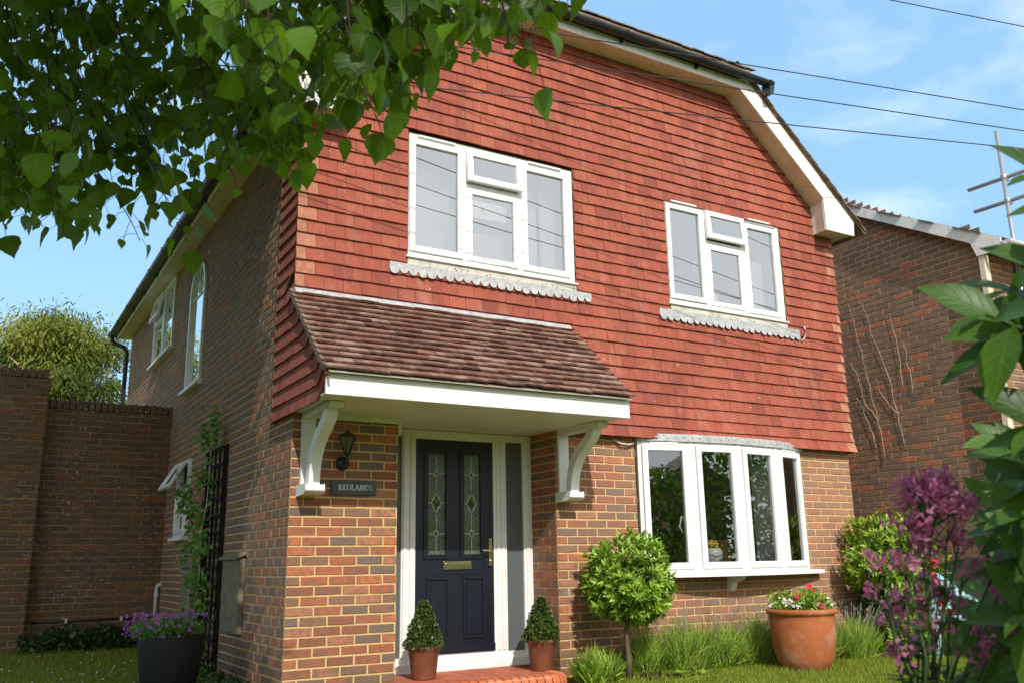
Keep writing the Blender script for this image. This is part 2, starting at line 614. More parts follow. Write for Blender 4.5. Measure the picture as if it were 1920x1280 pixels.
M['bullnose'] = plain('bullnose_brick', (.52, .15, .06), 0.75, 0.3, 0.3, 12, 0.3)
M['step_mortar'] = mortar_mat('step_mortar', (.42, .32, .22, 1), (.55, .42, .28, 1))
M['pipe_white'] = plain('white_plastic_pipe', (.66, .65, .62), 0.4, 0.4, 0.08)
M['old_wood'] = plain('grey_weathered_wood', (.20, .165, .11), 0.85, 0.2, 0.3, 10, 0.4)
M['dark_wood'] = plain('dark_stained_wood', (.022, .016, .012), 0.8, 0.2, 0.3, 14, 0.3)
M['steel'] = Mat('galvanised_steel', 0.45, 0.5, 0.7).color((.42, .42, .43)).m
M['scaf_board'] = plain('scaffold_board', (.36, .27, .17), 0.85, 0.2, 0.25, 9)
M['cable'] = plain('pale_cable', (.55, .52, .48), 0.6)
M['wire'] = plain('telephone_wire', (.035, .035, .04), 0.6)
M['bench'] = plain('pale_blue_paint', (.36, .60, .62), 0.5, 0.4, 0.08)
M['stem_dead'] = plain('dead_stem', (.46, .38, .29), 0.9)


def leaf_mat(name, cols, transl=0.35, rough=0.45, spec=0.4, tcol=None, veins=0.0):
    m = Mat(name, rough, spec)
    k = len(cols)
    c = m.ramp(m.rnd(), [(i / max(1, k - 1), x) for i, x in enumerate(cols)])
    v = m.noise(6, 3)
    c = m.mix(0.6, c, m.ramp(v, [(0.3, g(0.72)), (0.7, g(1.2))]), 'MULTIPLY')
    if veins:
        at = m.n('ShaderNodeAttribute')
        at.attribute_name = 'leafco'
        sp_ = m.n('ShaderNodeSeparateXYZ')
        m.l(at.outputs['Vector'], sp_.inputs[0])

        def mth(op, a, b=None, cl=False):
            x = m.n('ShaderNodeMath')
            x.operation = op
            x.use_clamp = cl
            for i_, v_ in enumerate((a, b)):
                if v_ is None:
                    continue
                if isinstance(v_, bpy.types.NodeSocket):
                    m.l(v_, x.inputs[i_])
                else:
                    x.inputs[i_].default_value = v_
            return x.outputs[0]
        ab = mth('ABSOLUTE', sp_.outputs[0])
        rib = mth('SUBTRACT', 1.0, mth('MULTIPLY', ab, 14.0), True)
        ph = mth('FRACT', mth('SUBTRACT', mth('MULTIPLY', sp_.outputs[1], 7.0), mth('MULTIPLY', ab, 1.6)))
        sv = mth('SUBTRACT', 1.0, mth('MULTIPLY', mth('ABSOLUTE', mth('SUBTRACT', ph, 0.5)), 9.0), True)
        vn = mth('MULTIPLY', mth('MAXIMUM', rib, mth('MULTIPLY', sv, 0.55)), veins)
        c = m.mix(vn, c, (.20, .30, .06, 1))
        blot = m.noise(70, 3)
        c = m.mix(m.ramp(blot, [(0.70, g(0)), (0.76, g(0.5))]), c, (.16, .11, .03, 1))
        m.bump(vn, 0.35, 0.004)
    m.color(c)
    tr = m.n('ShaderNodeBsdfTranslucent')
    if tcol:
        cc = m.mix(0.55, c, tcol)
        m.l(cc, tr.inputs['Color'])
    else:
        m.l(c, tr.inputs['Color'])
    mixn = m.n('ShaderNodeMixShader')
    mixn.inputs[0].default_value = transl
    m.l(m.b.outputs[0], mixn.inputs[1])
    m.l(tr.outputs[0], mixn.inputs[2])
    m.l(mixn.outputs[0], m.t.nodes['Material Output'].inputs['Surface'])
    return m.m


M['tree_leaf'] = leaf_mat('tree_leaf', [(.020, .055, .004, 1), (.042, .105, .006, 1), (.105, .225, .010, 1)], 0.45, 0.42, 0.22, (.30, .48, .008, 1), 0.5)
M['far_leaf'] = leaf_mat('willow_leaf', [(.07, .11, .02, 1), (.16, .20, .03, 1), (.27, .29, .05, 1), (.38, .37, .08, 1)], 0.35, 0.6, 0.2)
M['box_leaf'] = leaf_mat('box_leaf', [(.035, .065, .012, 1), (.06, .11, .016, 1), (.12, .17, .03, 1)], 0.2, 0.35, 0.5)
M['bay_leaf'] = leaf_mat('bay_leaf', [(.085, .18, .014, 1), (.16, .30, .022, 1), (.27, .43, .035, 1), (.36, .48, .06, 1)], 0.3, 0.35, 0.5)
M['lav_leaf'] = leaf_mat('lavender_leaf', [(.07, .15, .02, 1), (.15, .27, .028, 1), (.26, .40, .04, 1), (.36, .48, .06, 1), (.42, .46, .12, 1)], 0.3, 0.6, 0.2)
M['lav_stem'] = leaf_mat('lavender_spike', [(.30, .30, .20, 1), (.36, .33, .30, 1), (.42, .36, .26, 1)], 0.2, 0.7, 0.2)
M['euon_leaf'] = leaf_mat('bright_shrub_leaf', [(.10, .20, .015, 1), (.22, .36, .025, 1), (.40, .48, .045, 1)], 0.3, 0.35, 0.5)
M['ivy_leaf'] = leaf_mat('ivy_leaf', [(.018, .05, .012, 1), (.035, .08, .018, 1), (.06, .12, .02, 1)], 0.2, 0.4, 0.4)
M['climb_leaf'] = leaf_mat('climber_leaf', [(.09, .20, .03, 1), (.14, .30, .045, 1), (.22, .40, .07, 1)], 0.35, 0.45, 0.4)
M['laurel_leaf'] = leaf_mat('laurel_leaf', [(.026, .062, .006, 1), (.042, .105, .009, 1), (.075, .16, .014, 1)], 0.32, 0.40, 0.25, (.14, .30, .008, 1), 0.45)
M['silver_leaf'] = leaf_mat('silver_leaf', [(.30, .33, .22, 1), (.42, .43, .30, 1)], 0.25, 0.6, 0.2)
M['grass'] = leaf_mat('lawn_grass', [(.11, .17, .012, 1), (.18, .25, .018, 1), (.28, .34, .03, 1), (.38, .36, .07, 1)], 0.35, 0.55, 0.25)
M['val_flower'] = leaf_mat('valerian_flower', [(.33, .075, .17, 1), (.45, .125, .25, 1), (.58, .24, .36, 1)], 0.4, 0.7, 0.2)
M['val_leaf'] = leaf_mat('valerian_leaf', [(.03, .06, .018, 1), (.06, .11, .025, 1)], 0.3, 0.5, 0.3)
M['red_flower'] = leaf_mat('red_flower', [(.55, .012, .02, 1), (.68, .03, .05, 1), (.62, .10, .16, 1)], 0.3, 0.6, 0.2)
M['white_flower'] = leaf_mat('white_flower', [(.72, .72, .66, 1), (.80, .78, .72, 1), (.78, .66, .66, 1)], 0.3, 0.6, 0.2)
M['purple_flower'] = leaf_mat('purple_flower', [(.20, .06, .30, 1), (.34, .10, .42, 1), (.48, .16, .40, 1)], 0.3, 0.6, 0.2)
M['bark'] = plain('bark', (.12, .085, .055), 0.9, 0.1, 0.35, 18, 0.6)
M['pale_bark'] = plain('pale_bark', (.40, .30, .17), 0.9, 0.1, 0.3, 8, 0.4)
M['green_stem'] = plain('green_stem', (.05, .085, .025), 0.7, 0.2, 0.3, 12)
M['twig'] = plain('twig', (.05, .035, .02), 0.8, 0.2, 0.3, 12)
m = Mat('ground', 0.95, 0.1)
c = m.ramp(m.noise(5, 6, 0.7), [(0.3, (.07, .055, .022, 1)), (0.5, (.13, .15, .02, 1)), (0.75, (.20, .22, .03, 1))])
m.color(c)
m.bump(m.noise(30, 5), 0.6, 0.02)
M['ground'] = m.m

HEART = [(0, .06), (.04, .30), (.13, .48), (.25, .535), (.35, .50), (.41, .53), (.52, .45), (.60, .34), (.64, .345), (.75, .21), (.86, .09), (1, .0)]
LANCE = [(0, .04), (.18, .34), (.42, .50), (.68, .40), (.88, .17), (1, .0)]
OVAL = [(0, .08), (.35, .50), (.75, .40), (1, .02)]
BLADE = [(0, .5), (.5, .42), (1, .03)]


# ------------------------------------------------------------------ frames: (along, up, outward) -> world
def front(u, z, d):
    return (u, -d, z)


def side(u, z, d):
    return (-d, u, z)


def nextw(u, z, d):
    return (8.0 - d, u, z)


def wingf(u, z, d):
    return (u, 5.2 - d, z)


def cut(a, b, z, ops):
    """interval [a,b] minus the openings that cover height z"""
    segs = [(a, b)]
    for (o0, o1, oz0, oz1) in ops:
        if not (oz0 <= z <= oz1):
            continue
        out = []
        for (p, q) in segs:
            if o1 <= p or o0 >= q:
                out.append((p, q))
                continue
            if o0 > p:
                out.append((p, o0))
            if o1 < q:
                out.append((o1, q))
        segs = out
    return segs


def bricks(mb, fr, u0, u1, z0, z1, ops=(), keep=None, phase=0, base=-0.025, mort=.0115, d=.006, depth=None):
    k0 = int(math.floor((z0 - base) / .075))
    k1 = int(math.ceil((z1 - base) / .075))
    for k in range(k0, k1):
        zb, zt = base + k * .075 + mort / 2, base + (k + 1) * .075 - mort / 2
        zb, zt = max(zb, z0), min(zt, z1)
        if zt - zb < .015:
            continue
        zm = (zb + zt) / 2
        off = 0 if (k + phase) % 2 else .1125
        n = int((u1 - u0) / .225) + 3
        for i in range(-1, n):
            a = u0 + i * .225 + off - .225 * 0
            b = a + .225 - mort
            a2, b2 = max(a, u0), min(b, u1)
            if b2 - a2 < .02:
                continue
            for (p, q) in cut(a2, b2, zm, ops):
                if q - p < .02:
                    continue
                if keep and not keep((p + q) / 2, zm):
                    continue
                j = lambda s=.0018: random.uniform(-s, s)
                c = .0045
                dd = d + random.uniform(-.0015, .0022)
                o = [(p + j(), zb + j(), -.002), (q + j(), zb + j(), -.002), (q + j(), zt + j(), -.002), (p + j(), zt + j(), -.002)]
                pm = (p + q) / 2 + j(.02)
                V = [fr(*x) for x in o]
                inn = [(p + c + j(), zb + c + j(.0012), dd + j(.001)), (pm, zb + c * .7 + j(.0016), dd + j(.001)), (q - c + j(), zb + c + j(.0012), dd + j(.001)),
                       (q - c + j(), zt - c + j(.0012), dd + j(.001)), (pm, zt - c * .7 + j(.0016), dd + j(.001)), (p + c + j(), zt - c + j(.0012), dd + j(.001))]
                V += [fr(*x) for x in inn]
                mb.add(V, [[4, 5, 8, 9], [5, 6, 7, 8], [0, 1, 6, 5, 4], [1, 2, 7, 6], [2, 3, 9, 8, 7], [3, 0, 4, 9]], random.random(), 0)


def sheet(mb, fr, u0, u1, z0, z1, ops=(), d=0.0, m=1, r=0.5):
    us = sorted({u0, u1} | {min(max(x, u0), u1) for o in ops for x in o[:2]})
    zs = sorted({z0, z1} | {min(max(x, z0), z1) for o in ops for x in o[2:4]})
    for a, b in zip(us, us[1:]):
        for c, e in zip(zs, zs[1:]):
            um, zm = (a + b) / 2, (c + e) / 2
            if any(o[0] < um < o[1] and o[2] < zm < o[3] for o in ops):
                continue
            mb.quad(fr(a, c, d), fr(b, c, d), fr(b, e, d), fr(a, e, d), r, m)


def reveal(mb, fr, o, d0, d1, m=1):
    u0, u1, z0, z1 = o
    for (a, b) in (((u0, z0), (u1, z0)), ((u1, z0), (u1, z1)), ((u1, z1), (u0, z1)), ((u0, z1), (u0, z0))):
        mb.quad(fr(a[0], a[1], d0), fr(b[0], b[1], d0), fr(b[0], b[1], d1), fr(a[0], a[1], d1), 0.5, m)


def hang(mb, fr, u0, u1, z0, z1, ops=(), gauge=.1173, w=.1655, dout=.056, flare=None, warp=None, corner=(True, True), keep=None):
    n = int(math.ceil((z1 - z0) / gauge))
    for k in range(n):
        zb = z0 + k * gauge
        zt = min(zb + gauge + .012, z1 + .02)
        zm = (zb + zt) / 2
        off = -w / 2 if k % 2 else 0
        cnt = int((u1 - u0) / w) + 3
        for i in range(-1, cnt):
            a, b = u0 + off + i * w, u0 + off + (i + 1) * w - random.uniform(.002, .0045)
            if i == 0 and k % 2:
                pass
            a2, b2 = max(a, u0), min(b, u1)
            if b2 - a2 < .012:
                continue
            for (p, q) in cut(a2, b2, zm, ops):
                if q - p < .012:
                    continue
                if keep and not keep((p + q) / 2, zm):
                    continue
                rr = random.random() * .9
                if (corner[0] and p <= u0 + .001) or (corner[1] and q >= u1 - .001):
                    rr = .95 if random.random() < .7 else rr
                j = random.uniform(-.0028, .0028)
                dj = random.uniform(-.0022, .0030)
                tw = random.uniform(-.0016, .0016)
                fl = flare(zb) if flare else 0
                fl2 = flare(zt) if flare else 0
                db, dt = dout + fl + dj, dout - .020 + fl2 + dj * .4
                th = .018
                pts = [(p, zb + j + tw, db), (q, zb + j - tw, db), (q, zt, dt), (p, zt, dt), (p, zb + j + tw, db - th), (q, zb + j - tw, db - th), (q, zt, dt - th), (p, zt, dt - th)]
                if warp:
                    pts = [warp(*x) for x in pts]
                mb.add([fr(*x) for x in pts], [[0, 1, 2, 3], [4, 5, 1, 0], [1, 5, 6, 2], [4, 0, 3, 7]], rr, 0)


# ================================================================== THE SETTING
gm = MB()
NX, NY = 60, 60


def gh(x, y):
    return .045 + .02 * min(max(y, 0), 6) * .9 + .006 * math.sin(x * 2.1) * math.cos(y * 1.7)


xs = np.concatenate([[-400, -120, -40, -15], np.linspace(-7, 12, NX), [18, 40, 120, 400]])
ys = np.concatenate([[-400, -120, -40, -18], np.linspace(-9, 11, NY), [18, 40, 120, 400]])
V = [(x, y, gh(x, y) if -8 < x < 13 and -10 < y < 12 else .045) for y in ys for x in xs]
nx = len(xs)
F = [[j * nx + i, j * nx + i + 1, (j + 1) * nx + i + 1, (j + 1) * nx + i] for j in range(len(ys) - 1) for i in range(nx - 1)]
gm.add(V, F, 0.5, 0, True)
go = gm.build('ground', M['ground'])
go['kind'] = 'structure'


def in_building(x, y):
    return (x > -.02 and x < 6.6 and y > -.02) or (x > 7.95 and y > -1.1) or (.8 < x < 2.4 and y > -.5)


# lawn: blades where the picture can see them
gb = MB()
P = []
for _ in range(90000):
    if random.random() < .62:
        x, y = random.uniform(2.3, 8.4), random.uniform(-3.0, .0)
    else:
        x, y = random.uniform(-2.4, .0), random.uniform(-1.0, 5.2)
    if in_building(x, y):
        continue
    P.append((x, y, gh(x, y) - .004))
P = np.array(P)
k = len(P)
an = RNG.uniform(0, 2 * math.pi, k)
le = RNG.uniform(.018, .050, k)
D = np.stack([np.cos(an) * .5, np.sin(an) * .5, np.ones(k)], 1)
N = np.stack([np.cos(an + .4), np.sin(an + .4), -.5 * np.ones(k)], 1)
gb.leaves(P, D, N, le, RNG.uniform(.0035, .0065, k), BLADE, 0, .25, mid=False, r=RNG.random(k) ** 1.2)
o = gb.build('grass', M['grass'])
o['kind'] = 'stuff'
# clover flowers in the shaded grass on the left
cb = MB()
for _ in range(50):
    x, y = random.uniform(-1.8, -.3), random.uniform(1.0, 4.4)
    cb.blob((x, y, gh(x, y) + random.uniform(.02, .05)), .009, .009, .008, m=0, n=6)
o = cb.build('clover_flowers', M['white_flower'])
o['kind'] = 'stuff'
tag(o, 'tiny white clover flowers dotted over the shaded grass', 'clover')

# ================================================================== HOUSE
house = thing('house', 'detached house with red tile hung upper storey over brick and a navy front door', 'house')
WIN1 = (.945, 2.745, 3.60, 4.845)
WIN2 = (3.930, 5.650, 3.575, 4.80)
DOOR = (.900, 2.474, -.2, 2.215)
BOW = (3.40, 5.68, .895, 2.215)

# --- front brickwork of the ground floor
fb = MB()
bricks(fb, front, 0, 6.50, -.1, 2.30, [DOOR, BOW])
sheet(fb, front, 0, 6.50, -.1, 2.30, [DOOR, BOW])
rv = lambda u, z, d: (2.474 - d, u, z)
bricks(fb, rv, .004, .46, -.1, 2.24, phase=1)
sheet(fb, rv, 0, .46, -.1, 2.24)
rv2 = lambda u, z, d: (.900 + d, u, z)
bricks(fb, rv2, .004, .46, -.1, 2.24, phase=1)
sheet(fb, rv2, 0, .46, -.1, 2.24)
for (a, b) in ((3.40, 5.68),):
    reveal(fb, front, BOW, 0, -.12)
fb.build('front_brick_wall', [M['brick_front'], M['mortar_front']], house)

# --- side brickwork
ARCH = (3.555, 4.375, 3.11, 4.665)
SW2 = (5.50, 7.02, 3.93, 4.96)
LOWW = (3.74, 4.39, 1.375, 2.24)
sops = [ARCH, SW2, LOWW]
ac, ar = (ARCH[0] + ARCH[1]) / 2, (ARCH[1] - ARCH[0]) / 2
asp = ARCH[3] - ar
sb = MB()


def keep_side(u, z):
    if z > asp and math.hypot(u - ac, z - asp) < ar + .115:
        return False
    return True


bricks(sb, side, 0, 9.50, -.1, 5.02, sops, keep_side, phase=0)
sheet(sb, side, 0, 9.50, -.1, 5.02, sops)
for o_ in (SW2, LOWW):
    reveal(sb, side, o_, 0, -.10)
# arched head: spandrels, soffit of the arch and a ring of brick voussoirs
NA = 20
for i in range(NA):
    q0, q1 = math.pi * i / NA, math.pi * (i + 1) / NA
    a0, a1 = (ac + ar * math.cos(q0), asp + ar * math.sin(q0)), (ac + ar * math.cos(q1), asp + ar * math.sin(q1))
    sb.quad(side(a0[0], a0[1], 0), side(a1[0], a1[1], 0), side(a1[0], ARCH[3], 0), side(a0[0], ARCH[3], 0), .5, 1)
    sb.quad(side(*a0, 0), side(*a1, 0), side(*a1, -.10), side(*a0, -.10), .5, 1)
NVO = 19
for i in range(NVO):
    q0, q1 = math.pi * (i + .07) / NVO, math.pi * (i + .93) / NVO
    pp = [(ac + rr * math.cos(q), asp + rr * math.sin(q)) for rr, q in ((ar, q0), (ar + .105, q0), (ar + .105, q1), (ar, q1))]
    sb.prism(side, pp, -.004, .007, random.choice([.02, .6, .3, .05]), 0)
for (za, zb) in ((ARCH[2], asp),):
    for u in (ARCH[0], ARCH[1]):
        sb.quad(side(u, za, 0), side(u, zb, 0), side(u, zb, -.10), side(u, za, -.10), .5, 1)
sb.build('side_brick_wall', [M['brick_side'], M['mortar_side']], house)

# --- the rest of the shell (right wall, back wall)
sh = MB()
sh.quad((6.498, 0.01, -.1), (6.498, 9.5, -.1), (6.498, 9.5, 5.2), (6.498, .01, 5.2), .4, 0)
sh.quad((0, 9.5, -.1), (6.5, 9.5, -.1), (6.5, 9.5, 5.2), (0, 9.5, 5.2), .4, 0)
sh.build('rear_brick_wall', M['mortar_side'], house)

# --- gable soffit line: half hip top at z=6.28, rakes down to the kneelers
KX, KZ, BX, BZ = 4.96, 6.275, 6.26, 5.10       # right hand top and bottom of the rake soffit
SL = (KZ - BZ) / (BX - KX)
mir = lambda x: 6.50 - x


def gable_top(u):
    v = max(u, 6.5 - u)
    return min(KZ, KZ - (v - KX) * SL) if v <= BX else 4.98 if v > BX else BZ


# --- tile hanging on the front
flare = lambda z: .055 * max(0, (2.58 - z) / .40) ** 1.6
th = MB()


def keep_tile(u, z):
    return z < gable_top(u) + .16


hang(th, front, -.045, 6.545, 2.185, 6.45, [WIN1, WIN2, (-1, 2.64, 2.0, 2.30), (3.36, 5.70, 2.0, 2.225)], keep=keep_tile, flare=flare)
sheet(th, front, -.02, 6.52, 2.23, 5.10, [WIN1, WIN2, (-.1, .9, 2.2, 2.24)], d=.018, m=2)
th.add([front(u, z, .022) for u, z in ((.18, 5.10), (6.32, 5.10), (KX + .05, KZ + .1), (mir(KX) - .05, KZ + .1))], [[0, 1, 2, 3]], .5, 2)
reveal(th, front, WIN1, .048, -.03, 1)
reveal(th, front, WIN2, .048, -.03, 1)
th.build('tile_hanging', [M['wall_tile'], M['mortar_side'], M['dark_wood']], house)

# --- tile hanging returned round the corner and over the porch cheek
PZ0, PZ1, PY = 3.20, 2.375, -.93         # porch roof: top at wall, bottom, front


def slope_y(z):
    if z >= PZ0:
        return -.045
    return -.045 + (PY + .045) * (PZ0 - z) / (PZ0 - PZ1) if z > PZ1 else PY


def warpc(u, z, d):
    e = u - slope_y(z)
    if z < PZ0 + .05:
        z = z + max(0, .20 - e) * .85
    if u < -.045 and z < PZ0 + .3:
        z = min(z, PZ0 + (u + .045) * (PZ0 - PZ1) / (abs(PY) - .045) - .012)
    return (u, min(z, 6.4), d)


ch = MB()
for k in range(36):
    zb = 2.185 + k * .1173
    if zb > 5.0:
        break
    lo = slope_y(zb + .04) - (0.05 if zb < PZ0 else 0)
    off = (k % 2) * .083
    u = .43
    first = True
    while u > lo + .01:
        w = (.083 if k % 2 else .1655) if first else .1655
        v = max(u - w, lo)
        first = False
        nn = 3 if zb < PZ0 else 1
        for i in range(nn):
            p, q = v + (u - v) * i / nn, v + (u - v) * (i + 1) / nn
            if i == nn - 1:
                q -= .0016
            dj = random.uniform(-.001, .002)
            pts = [(p, zb + dj, .056 + dj), (q, zb + dj, .056 + dj), (q, zb + .129, .036), (p, zb + .129, .036), (p, zb + dj, .036), (q, zb + dj, .036)]
            pts = [warpc(*x) for x in pts]
            ch.add([side(*x) for x in pts], [[0, 1, 2, 3], [4, 5, 1, 0]], random.random() * .9, 0)
        u = v
sheet(ch, side, -.02, .44, 2.2, 5.0, d=.02, m=1)
ch.prism(side, [(-.0, 2.23), (-.0, 3.16), (-.88, 2.37), (-.88, 2.23)], .005, .02, .5, 1)
ch.box(side, .432, .446, 2.17, 5.0, 0, .050, .5, 2)
ch.build('side_tile_hanging', [M['wall_tile'], M['mortar_side'], M['old_wood']], house)

# --- right hand return so the corner is solid
rt = MB()
rf = lambda u, z, d: (6.50 + d, u, z)
hang(rt, rf, -.045, 1.2, 2.185, 5.2, dout=.048, corner=(False, False), flare=flare)
rt.build('side_tile_hanging', M['wall_tile'], house)

# --- roof
OV = .28                       # gable overhang
rz = lambda x: 4.93 + (6.70 - x) * SL + .05          # upper face of the right slope
RIDGE = rz(3.25)
HY = -.38                      # front of the half hip
HZ = 6.46


def hipz(y):
    return HZ + (y - HY) * .52


yr = HY + (RIDGE - HZ) / .52
xr = 6.70 - (HZ - .05 - 4.93) / SL
rzl = lambda x: 5.115 + (6.77 - x) * (RIDGE - 5.115) / (6.77 - 3.25)
XE = (6.86, 6.77)
rzs = (rz, rzl)
roof = MB()
for sgn in (0, 1):
    X = (lambda x: x) if sgn == 0 else mir
    rq = rzs[sgn]
    xe = XE[sgn]
    top = [(X(xe), -OV - .02, rq(xe)), (X(xe), 9.7, rq(xe)), (X(3.25), 9.7, RIDGE), (X(3.25), yr, RIDGE), (X(xr), HY, HZ), (X(xr), -OV - .02, HZ)]
    low = [(x, y, z - .03) for x, y, z in top]
    n_ = 6
    roof.add(top + low, [list(range(6)), list(range(6, 12))[::-1]] + [[i, (i + 1) % 6, 6 + (i + 1) % 6, 6 + i] for i in range(6)], .3, 0)
hip = [(mir(xr), HY, HZ), (xr, HY, HZ), (3.25, yr, RIDGE)]
roof.add(hip + [(x, y, z - .03) for x, y, z in hip], [[0, 1, 2], [5, 4, 3], [0, 1, 4, 3]], .3, 0)
# verge and eaves tiles that show as a broken edge
for sgn in (0, 1):
    X = (lambda x: x) if sgn == 0 else mir
    x = XE[sgn]
    rq = rzs[sgn]
    while x > xr - .1:
        x2 = x - .095
        z1_, z2_ = rq(x), rq(x2)
        dy = random.uniform(-.012, .012)
        roof.add([(X(x), -OV - .055 + dy, z1_ + .016), (X(x), .3, z1_ + .016), (X(x2 - .03), .3, rq(x2 - .03) + .004), (X(x2 - .03), -OV - .055 + dy, rq(x2 - .03) + .004),
                  (X(x), -OV - .055 + dy, z1_ + .001), (X(x), .3, z1_ + .001), (X(x2 - .03), .3, rq(x2 - .03) - .012), (X(x2 - .03), -OV - .055 + dy, rq(x2 - .03) - .012)],
                 [[0, 1, 2, 3], [7, 6, 5, 4], [0, 3, 7, 4], [0, 4, 5, 1]], random.random(), 0)
        x = x2
x = 1.3
while x < xr + .02:
    for row in range(5):
        y0 = HY + row * .10
        zz = hipz(y0)
        j = random.uniform(-.004, .008)
        xo = x + (row % 2) * .08
        if xo + .16 > xr - row * .12 + .12 or xo < mir(xr) + row * .12 - .05:
            continue
        roof.add([(xo, y0 - .02, zz + .018 + j), (xo + .158, y0 - .02, zz + .018 + j), (xo + .158, y0 + .12, zz + .068), (xo, y0 + .12, zz + .068),
                  (xo, y0 - .02, zz + .003 + j), (xo + .158, y0 - .02, zz + .003 + j)], [[0, 1, 2, 3], [4, 5, 1, 0], [5, 2, 1], [0, 3, 4]], random.random(), 0)
    x += .16
roof_o = roof.build('roof', M['roof_tile'], house)
tr_ = MB()
# raised hip tile at the right end of the half hip
tr_.box(lambda u, z, d: (u, HY + .10 + d, z), xr - .22, xr - .02, HZ + .05, HZ + .13, 0, .3, .5)
tr_.build('hip_tile', M['roof_tile'], roof_o, bevel=.01)

# --- barge boards, kneelers, soffits, fascias
bb = MB()
for sgn in (0, 1):
    X = (lambda x: x) if sgn == 0 else mir
    fx = lambda u, z, d, X=X: (X(u), -d, z)
    lo = lambda x: KZ - (x - KX) * SL
    hi = lambda x, sgn=sgn: rzs[sgn](x) - .035
    bb.prism(fx, [(6.20, 4.765), (6.68, 4.765), (6.70, hi(6.70)), (6.42, hi(6.42)), (6.20, lo(6.20) + .01)], OV - .022, OV, .5, 0)
    bb.prism(fx, [(6.197, lo(6.197)), (6.197, hi(6.20)), (5.06, hi(5.06)), (KX - .01, KZ + .09), (KX - .01, KZ)], OV - .022, OV + .003, .5, 0)
    bb.prism(fx, [(6.20, hi(6.20)), (6.42, hi(6.42)), (6.20, lo(6.2) + .01)], OV - .022, OV, .5, 0)
bb.box(front, mir(KX), KX - .012, 6.262, 6.375, OV - .022, OV, .5, 0)
bb.build('barge_board', M['white_paint'], house, bevel=.003)
sf = MB()
for sgn in (0, 1):
    X = (lambda x: x) if sgn == 0 else mir
    a, b = (KX, KZ), (BX + .02, BZ - .018)
    sf.add([(X(a[0]), .02, a[1]), (X(b[0]), .02, b[1]), (X(b[0]), -OV + .02, b[1]), (X(a[0]), -OV + .02, a[1])], [[0, 1, 2, 3]], .5, 0)
    fx = lambda u, z, d, X=X: (X(u), -d, z)
    # kneeler box: inner cheek and floor
    sf.box(fx, 6.235, 6.255, 4.775, BZ + .04, -.02, OV - .024, .5, 1)
    sf.box(fx, 6.255, 6.67, 4.775, 4.795, -.3, OV - .024, .5, 2)
    sf.box(fx, 6.655, 6.675, 4.795, 4.95, -.3, OV - .024, .5, 1)
sf.add([(mir(KX), .02, KZ), (KX, .02, KZ), (KX, -OV + .02, KZ), (mir(KX), -OV + .02, KZ)], [[0, 1, 2, 3]], .5, 0)
# eaves soffit along the left side, and its fascia
sf.box(side, .30, 9.72, 4.945, 4.96, -.02, .208, .5, 0)
sf.box(side, -.27, .30, 4.945, 4.96, .05, .208, .5, 0)
sf.build('soffit', [M['soffit_paint'], M['white_paint'], M['render']], house)
fa = MB()
fa.box(side, -.27, 9.72, 4.935, 5.10, .210, .226, .5, 0)
fa.build('eaves_fascia', M['white_paint'], house, bevel=.003)


def gutter(fr, u0, u1, z, d, ends, name='gutter', r=.056):
    mb = MB()
    n = 10
    V = []
    for u in (u0, u1):
        for i in range(n + 1):
            q = math.pi + math.pi * i / n
            V.append(fr(u, z + r * math.sin(q), d + r * math.cos(q)))
        for i in range(n + 1):
            q = 2 * math.pi - math.pi * i / n
            V.append(fr(u, z + (r - .004) * math.sin(q), d + (r - .004) * math.cos(q)))
    w = 2 * (n + 1)
    F = [[i, (i + 1) % w, w + (i + 1) % w, w + i] for i in range(w)]
    F += [[i, i + 1, w - 2 - i, w - 1 - i] for i in range(n)]
    F += [[w + w - 1 - i, w + w - 2 - i, w + i + 1, w + i] for i in range(n)]
    mb.add(V, F, .5, 0, False)
    # end caps
    for u in (u0, u1):
        c = [fr(u, z + r * math.sin(math.pi + math.pi * i / n), d + r * math.cos(math.pi + math.pi * i / n)) for i in range(n + 1)]
        mb.add(c, [list(range(n + 1))], .5, 0)
    k = max(2, int((u1 - u0) / .95))
    for i in range(k + 1):
        u = u0 + .06 + (u1 - u0 - .12) * i / k
        V = []
        for uu in (u - .02, u + .02):
            for j in range(n + 1):
                q = math.pi + math.pi * j / n
                V.append(fr(uu, z + .004 + (r + .008) * math.sin(q), d + (r + .008) * math.cos(q)))
        mb.add(V, [[j, j + 1, n + 2 + j, n + 1 + j] for j in range(n)] + [list(range(n + 1)), list(range(n + 1, 2 * n + 2))], .5, 0)
        mb.box(fr, u - .012, u + .012, z - r - .03, z - .01, d - r - .03, d - r + .01, .5, 0)
    return mb


gm1 = gutter(side, -.30, 9.85, 5.035, .226 + .066, True, r=.064)
gm1.tube([(-.292, 9.78, 5.0), (-.292, 9.78, 4.93), (-.26, 9.78, 4.88), (-.10, 9.62, 4.78), (-.06, 9.60, 4.70), (-.06, 9.60, .1)], .036, 10, .5)
gm1.build('gutter', M['gutter'], house)
gm2 = gutter(front, 1.12, 5.40, 6.395, OV + .085, True)
gm2.prism(front, [(5.33, 6.34), (5.40, 6.34), (5.37, 6.24), (5.30, 6.20)], OV + .03, OV + .13, .5, 0)
gm2.build('gutter', M['gutter'], house)


# --- windows
def pane_box(mb, fr, u0, u1, z0, z1, d):
    mb.quad(fr(u0, z0, d), fr(u1, z0, d), fr(u1, z1, d), fr(u0, z1, d), .5, 0)


def one(name, mat, par, fn, bevel=0):
    mb = MB()
    fn(mb)
    return mb.build(name, mat, par, bevel)


